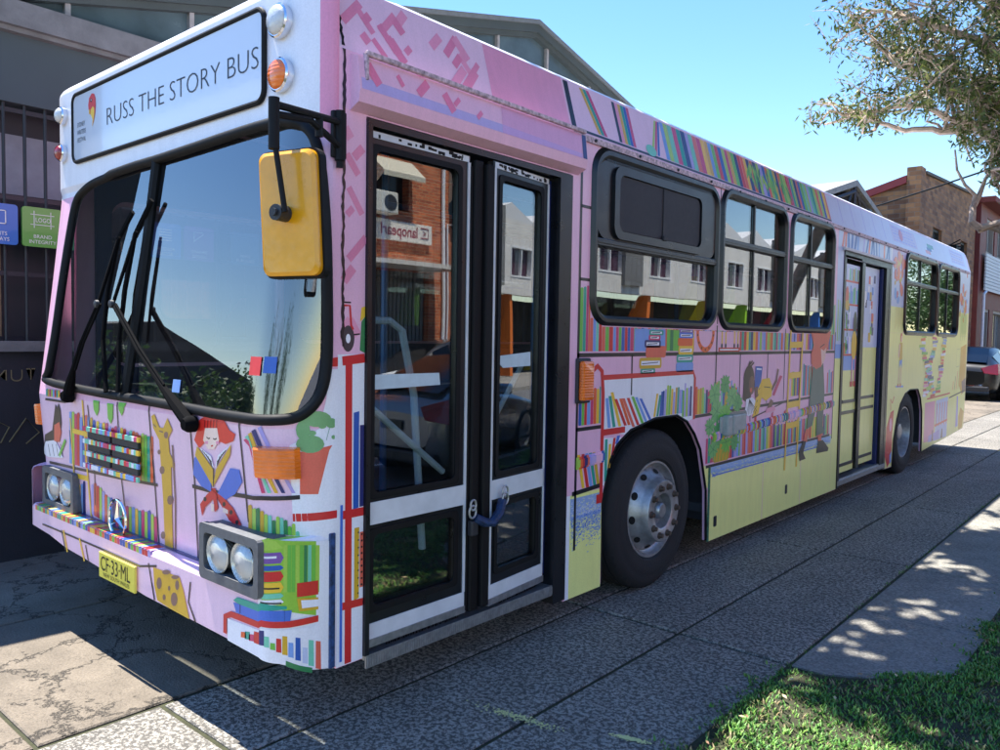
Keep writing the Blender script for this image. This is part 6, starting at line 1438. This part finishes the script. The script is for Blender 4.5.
bush_tree((12.5,64,0),4.5,8,'dense leafy tree beyond the apartment block, mirrored in the rear windows',1); bush_tree((11.5,73,0),5,9,'tall leafy tree furthest along the far footpath',2); bush_tree((8.6,56,-.1),3.5,6.5,'round leafy tree nearest the apartment block end',3)
bush_tree((-34,-22,0),3.6,3.9,'bushy tree in the side yard before the warehouse, mirrored in the windscreen',4); bush_tree((-30,-11,0),3.6,3.2,'broad bushy tree left of the warehouse',6)
bush_tree((-13,-33,0),5,7.5,'tall bushy tree at the left end of the row added to hide low sky from the windscreen',7,3800); bush_tree((-4,-37,0),5,8,'tall bushy tree in the middle of the row added to hide low sky from the windscreen',8,3800); bush_tree((5,-34,0),5,7.5,'tall bushy tree at the right end of the row added to hide low sky from the windscreen',9,3800)  # unseen tree row added to cover pale horizon sky in the windscreen reflection
# power cables and pole
g=MB(); a=at_depth(700,239,40); b_=at_depth(1100,131,14)
g.tube([a+(b_-a)*t+np.array([0,0,-.5*math.sin(PI*t)]) for t in np.linspace(0,1,16)],.022,5); tag(g.build('overhead_cable',M['black']),'thin black overhead cable crossing the sky above the brown brick building','cable')
g=MB(); 
for k in range(3): g.tube([(9.9+.25*k,-20,7.6),(9.9+.25*k,25,7.2),(9.9+.25*k,70,7.6)],.015,5)
tag(g.build('street_cables',M['black']),'set of three power lines running along the far side of the street','cable')
g=MB(); g.tube([(10.1,30,-.1),(10.1,30,8.6)],[.16,.11],10); g.box((9.1,29.95,7.9),(11.1,30.08,8.05)); g.box((9.3,29.95,7.2),(10.9,30.08,7.32)); tag(g.build('power_pole',barkd),'timber power pole with two crossarms in front of the apartment block','pole')
# ================================================================ cars
def loft(g,secs,c=(1,1,1),m=0):
    n=len(secs[0]); vs=[p for s in secs for p in s]; fs=[]
    for i in range(len(secs)-1):
        for k in range(n-1): fs.append((i*n+k,i*n+k+1,(i+1)*n+k+1,(i+1)*n+k))
    g.idx(vs,fs,c,m,True)
def car(name,label,loc,rz,paint,group=None,estate=False,plate=None,hatch=True):
    t=empty(name,loc,label,'car',group,rz)
    # y: 0 rear .. 4.5 front, x half width
    Ls=4.5
    # body sections: y, half width, belt height, bottom z, roof z, roof half width
    st=[(-.02,.60,.80,.42,.80,.5),(.05,.80,.93,.30,.95,.62),(.18,.86,1.0,.22,1.02,.66),(.55,.90,1.0,.18,1.24,.60),(1.0,.905,.98,.17,1.42,.58),(1.7,.91,.95,.17,1.47,.60),(2.4,.91,.93,.17,1.44,.60),(2.9,.905,.91,.17,1.22,.62),(3.25,.90,.88,.17,.90,.66),(3.8,.87,.80,.18,.81,.62),(4.25,.80,.68,.22,.70,.55),(4.45,.66,.55,.30,.57,.45),(4.5,.5,.46,.38,.48,.35)]
    g=MB(); secs=[]
    for y,w,bz,z0,rz_,rw in st:
        s=[(-w*.86,y,z0),(-w*.98,y,z0+.08),(-w,y,(z0+bz)/2),(-w*.975,y,bz-.06),(-w*.93,y,bz),(-(w*.93+(rw-w*.93)*.9),y,bz+(rz_-bz)*.9),(-rw*.86,y,rz_),(-rw*.4,y,rz_+.02),(0,y,rz_+.025)]
        secs.append(s+[(-a,b,c) for a,b,c in s[::-1][1:]])
    loft(g,secs); g.face([p for p in secs[0]]); g.face([p for p in secs[-1][::-1]]); 
    bd=g.build('body',paint,t); md=bd.modifiers.new('s','SUBSURF'); md.levels=md.render_levels=2
    # windows laid on the shell
    gw=MB()
    def lerp(y):
        for a,b in zip(st[:-1],st[1:]):
            if a[0]<=y<=b[0]:
                f=(y-a[0])/(b[0]-a[0]); return [a[i]+(b[i]-a[i])*f for i in range(6)]
        return st[-1]
    for s in (-1,1):
        for ya,yb in ((.62,1.42),(1.50,2.30),(2.36,2.85)):
            P=[]
            for y,t_ in ((ya,.12),(yb,.12),(yb,.80),(ya,.80)):
                _,w,bz,z0,rz_,rw=lerp(y); x=w*.93+(rw-w*.93)*t_*.95; P.append((s*(x+.004),y,bz+(rz_-bz)*t_))
            gw.idx(P,[(0,1,2,3)])
    for (ya,za_,yb,zb_,wa,wb) in ((.12,1.02,.98,1.405,.60,.52),(3.2,.925,2.62,1.37,.64,.55)):
        off=.03 if ya<1 else .03
        gw.idx([(-wa,ya,za_+off),(wa,ya,za_+off),(wb,yb,zb_+off*.8),(-wb,yb,zb_+off*.8),(0,ya,za_+off+.03),(0,yb,zb_+off+.03)],[(0,4,5,3),(4,1,2,5)],smooth=True)
    gw.build('window',mat('car_glass',(10,12,14),.12,spec=.4),t)
    for sx_ in (-1,1):
        g=MB(); g.idx([(sx_*.88,.10,.72),(sx_*.58,-.035,.76),(sx_*.50,-.03,.90),(sx_*.84,.16,1.02),(sx_*.925,.48,.99),(sx_*.925,.36,.84)],[(0,1,2,3),(0,3,4,5)]); o=g.build('tail_lamp',M['redl'],t); m_=o.modifiers.new('s','SOLIDIFY'); m_.thickness=.05; m_.offset=0
        g=MB(); g.idx([(sx_*.82,4.22,.55),(sx_*.55,4.47,.50),(sx_*.52,4.42,.60),(sx_*.84,4.0,.73)],[(0,1,2,3)]); o=g.build('headlight',M['clearl'],t); m_=o.modifiers.new('s','SOLIDIFY'); m_.thickness=.06; m_.offset=0
        g=MB(); g.rbox((sx_*1.0-.09,2.62,.93),(sx_*1.0+.09,2.74,1.07),.03); g.build('wing_mirror',paint,t)
    for y in (.82,3.55):
        for s in (-1,1):
            g=MB(); g.lathe([(-.18,0),(-.18,.26),(-.16,.305),(-.02,.31),(.0,.30),(.01,.25),(-.0,.22)],(s*.80,y,.31),'x',28,sgn=s); w=g.build('wheel',M['tyre'],t)
            g=MB(); g.lathe([(.004,.22),(.02,.20),(.0,.17),(.0,.10),(.02,.06),(.02,0)],(s*.80,y,.31),'x',28,sgn=s); g.build('rim',M['alu'],w)
            g=MB(); g.lathe([(-.02,.30),(.10,.345),(.112,.355),(.11,.32)],(s*.80,y,.31),'x',28,sgn=s); g.build('wheel_arch',M['black'],t)
    g=MB(); g.rbox((-.19,-.045,.62),(.19,-.02,.73),.004); g.build('number_plate',mat('car_plate',(60,58,50),.5),t)
    g=MB(); g.rbox((-.7,-.04,.26),(.7,.1,.40),.03); g.build('rear_diffuser',M['dark'],t)
    return t
silver=mat('silver_paint',(150,152,156),.25,.6,coat=1.); blackp=mat('black_paint',(15,16,18),.32,.0,coat=.15); whitep=mat('white_car_paint',(210,210,212),.25,coat=1.); dgp=mat('dark_grey_paint',(66,64,62),.25,.5,coat=1.)
car('parked_car','black hatchback with red tail lamps parked beyond the tail of the bus',(-2.15,23.0,0),0,blackp)
car('parked_car','silver sedan parked at the near kerb, its tail mirrored in the front door glass',(4.28,4.35,-.14),rad(1),silver)
car('parked_car','pale silver car across the street mirrored above the sedan, nearer the white sign',(8.4,13.4,-.14),PI,whitep,'cars parked across the street')
car('parked_car','dark grey car parked across the street outside the roller door of the brick shop',(11.6,14.6,-.02),PI+.1,dgp,'cars parked across the street')
# ================================================================ light, sky, camera
w=bpy.data.worlds.new('World'); scn.world=w; w.use_nodes=True; nt=w.node_tree; bg=nt.nodes['Background']
sky=nt.nodes.new('ShaderNodeTexSky'); sky.sky_type='NISHITA'; sky.sun_disc=False
SV=Vector((-.40,-.035,1.)).normalized()
el=math.asin(SV.z); az=math.atan2(SV.x,SV.y)
sky.sun_elevation=el; sky.sun_rotation=az; sky.air_density=1.15; sky.dust_density=0.; sky.ozone_density=2.2; sky.altitude=30
hs=nt.nodes.new('ShaderNodeHueSaturation'); hs.inputs['Saturation'].default_value=1.24; hs.inputs['Hue'].default_value=.508; nt.links.new(sky.outputs[0],hs.inputs['Color']); nt.links.new(hs.outputs[0],bg.inputs['Color']); bg.inputs['Strength'].default_value=.09
sd=bpy.data.lights.new('sun','SUN'); sd.energy=3.9; sd.angle=rad(.53); sd.color=(1,.95,.87); so=bpy.data.objects.new('sun',sd); col.objects.link(so); so.rotation_euler=(-SV).to_track_quat('-Z','Y').to_euler(); so.location=(-5,0,12)
cd=bpy.data.cameras.new('camera'); co=bpy.data.objects.new('camera',cd); col.objects.link(co)
from mathutils import Matrix
Rm=Matrix((tuple(_r),tuple(_u),tuple(-_f))).transposed().to_4x4(); Rm.translation=Vector(CP); co.matrix_world=Rm
cd.sensor_width=36; cd.lens=FO/1000*36; cd.clip_start=.05; cd.clip_end=3000; scn.camera=co
vs=scn.view_settings; vs.view_transform='Standard'; vs.look='None'; vs.gamma=1; vs.use_curve_mapping=False; vs.exposure=1.84
scn.cycles.max_bounces=8; scn.cycles.transparent_max_bounces=16; scn.cycles.glossy_bounces=4; scn.cycles.caustics_reflective=False; scn.cycles.caustics_refractive=False
